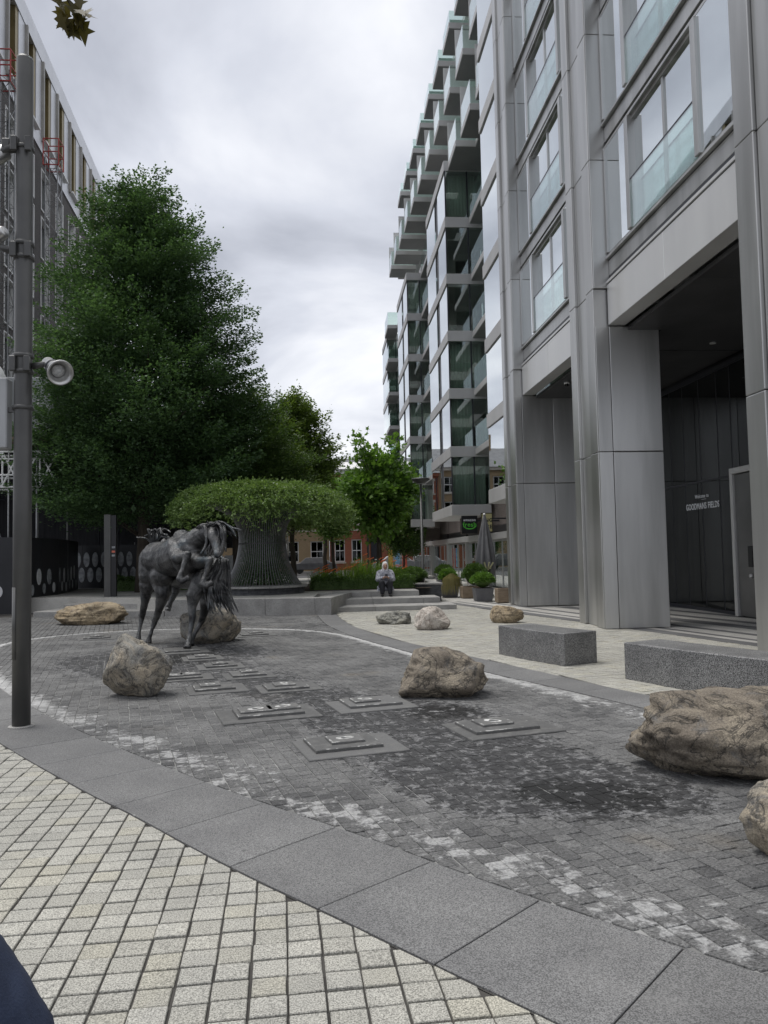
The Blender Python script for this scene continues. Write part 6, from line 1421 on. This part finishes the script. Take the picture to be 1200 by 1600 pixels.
for i, s in enumerate((-1, 1)): sh = MB().limb([ank[i]+Vector((0, .02, -.05)), ank[i]+Vector((s*.02, -.16, -.055))], [.045, .036], 10).build('shoe', 'shoe_black', ps); fuse(sh, .012, 2)
hd_ = MB(); hd_.ball((sx_, sy_-.11, TZ+.80), (.096, .098, .118), 16, 12); hd_.limb([(sx_, sy_-.03, TZ+.76), (sx_, sy_-.01, TZ+.60)], [.08, .11], 12)
for s in (-1, 1): hd_.limb([(sx_+s*.075, sy_-.14, TZ+.78), (sx_+s*.055, sy_-.15, TZ+.65), (sx_, sy_-.14, TZ+.60)], [.028, .035, .05], 8)
o = hd_.build('headscarf', 'scarf_white', ps); fuse(o, .012, 3)
for s in (-1, 1): MB().ball((sx_+s*.028, sy_-.225, TZ+.785), .009, 8, 6).build('eye', 'hair_dark', ps, True)
MB().box(sx_-.022, sx_+.022, sy_-.236, sy_-.226, TZ+.715, TZ+.722).build('mouth', 'poster_red', ps)
ph = MB().hexa([(sx_-.038, sy_-.47, TZ+.39), (sx_+.038, sy_-.47, TZ+.39), (sx_+.038, sy_-.461, TZ+.385), (sx_-.038, sy_-.461, TZ+.385), (sx_-.038, sy_-.44, TZ+.53), (sx_+.038, sy_-.44, TZ+.53), (sx_+.038, sy_-.431, TZ+.526), (sx_-.038, sy_-.431, TZ+.526)]).build('phone', 'sign_black', None, bevel=.003)
top(ph, 'dark phone held by the person sitting on the steps', 'phone')

# ------------------------------------------------------------------ companion beside the camera: only the navy sleeve shows
ax, ay = -.63, .62
cp = thing('person', 'navy-clothed arm of a person at the bottom left corner', 'person', (ax, ay, 0))
b = MB()
for s in (-1, 1): b.limb([(ax+.02, ay+s*.10, .92), (ax+.03, ay+s*.11, .50), (ax, ay+s*.11, .08)], [.10, .07, .05], 12); b.limb([(ax, ay+s*.11, .06), (ax+.17, ay+s*.12, .045)], [.05, .04], 8)
b.limb([(ax, ay, .95), (ax, ay, 1.2), (ax, ay, 1.40)], [.15, .14, .15], 14); b.limb([(ax, ay-.17, 1.40), (ax, ay+.17, 1.40)], [.08, .08], 10); b.limb([(ax, ay, 1.45), (ax+.02, ay, 1.56)], [.06, .055], 10); b.ball((ax+.03, ay, 1.68), (.095, .078, .115), 14, 10); b.ball((ax+.13, ay, 1.66), (.02, .014, .018), 8, 6)
b.limb([(ax, ay+.20, 1.38), (ax+.19, ay+.14, 1.27), (ax+.285, ay+.14, 1.10), (ax+.28, ay+.16, .93)], [.06, .05, .048, .034], 10)
for k in range(5): b.limb([(ax+.28, ay+.16, .91), (ax+.28, ay+.13+.016*k, .86), (ax+.28, ay+.13+.017*k, .80)], [.022, .011, .008], 6)
bd = b.build('body', 'skin', cp); fuse(bd, .014, 3)
j = MB(); j.limb([(ax, ay, .85), (ax, ay, 1.15), (ax, ay, 1.40)], [.19, .18, .175], 16); j.limb([(ax, ay-.18, 1.40), (ax, ay+.18, 1.40)], [.10, .10], 12)
j.limb([(ax+.02, ay+.19, 1.39), (ax+.19, ay+.14, 1.27), (ax+.285, ay+.14, 1.13), (ax+.29, ay+.15, 1.0)], [.10, .09, .085, .08], 14)
o = j.build('coat', 'navy_cloth', cp); fuse(o, .012, 4); disp(o, .05, .012)
tr_ = MB()
for s in (-1, 1): tr_.limb([(ax+.02, ay+s*.10, .92), (ax+.03, ay+s*.11, .50), (ax, ay+s*.11, .10)], [.12, .09, .07], 12)
o = tr_.build('trousers', 'trouser_dark', cp); fuse(o, .014, 2)
hr = MB().ball((ax+.01, ay, 1.71), (.105, .09, .11), 14, 10).build('hair', 'hair_dark', cp, True)
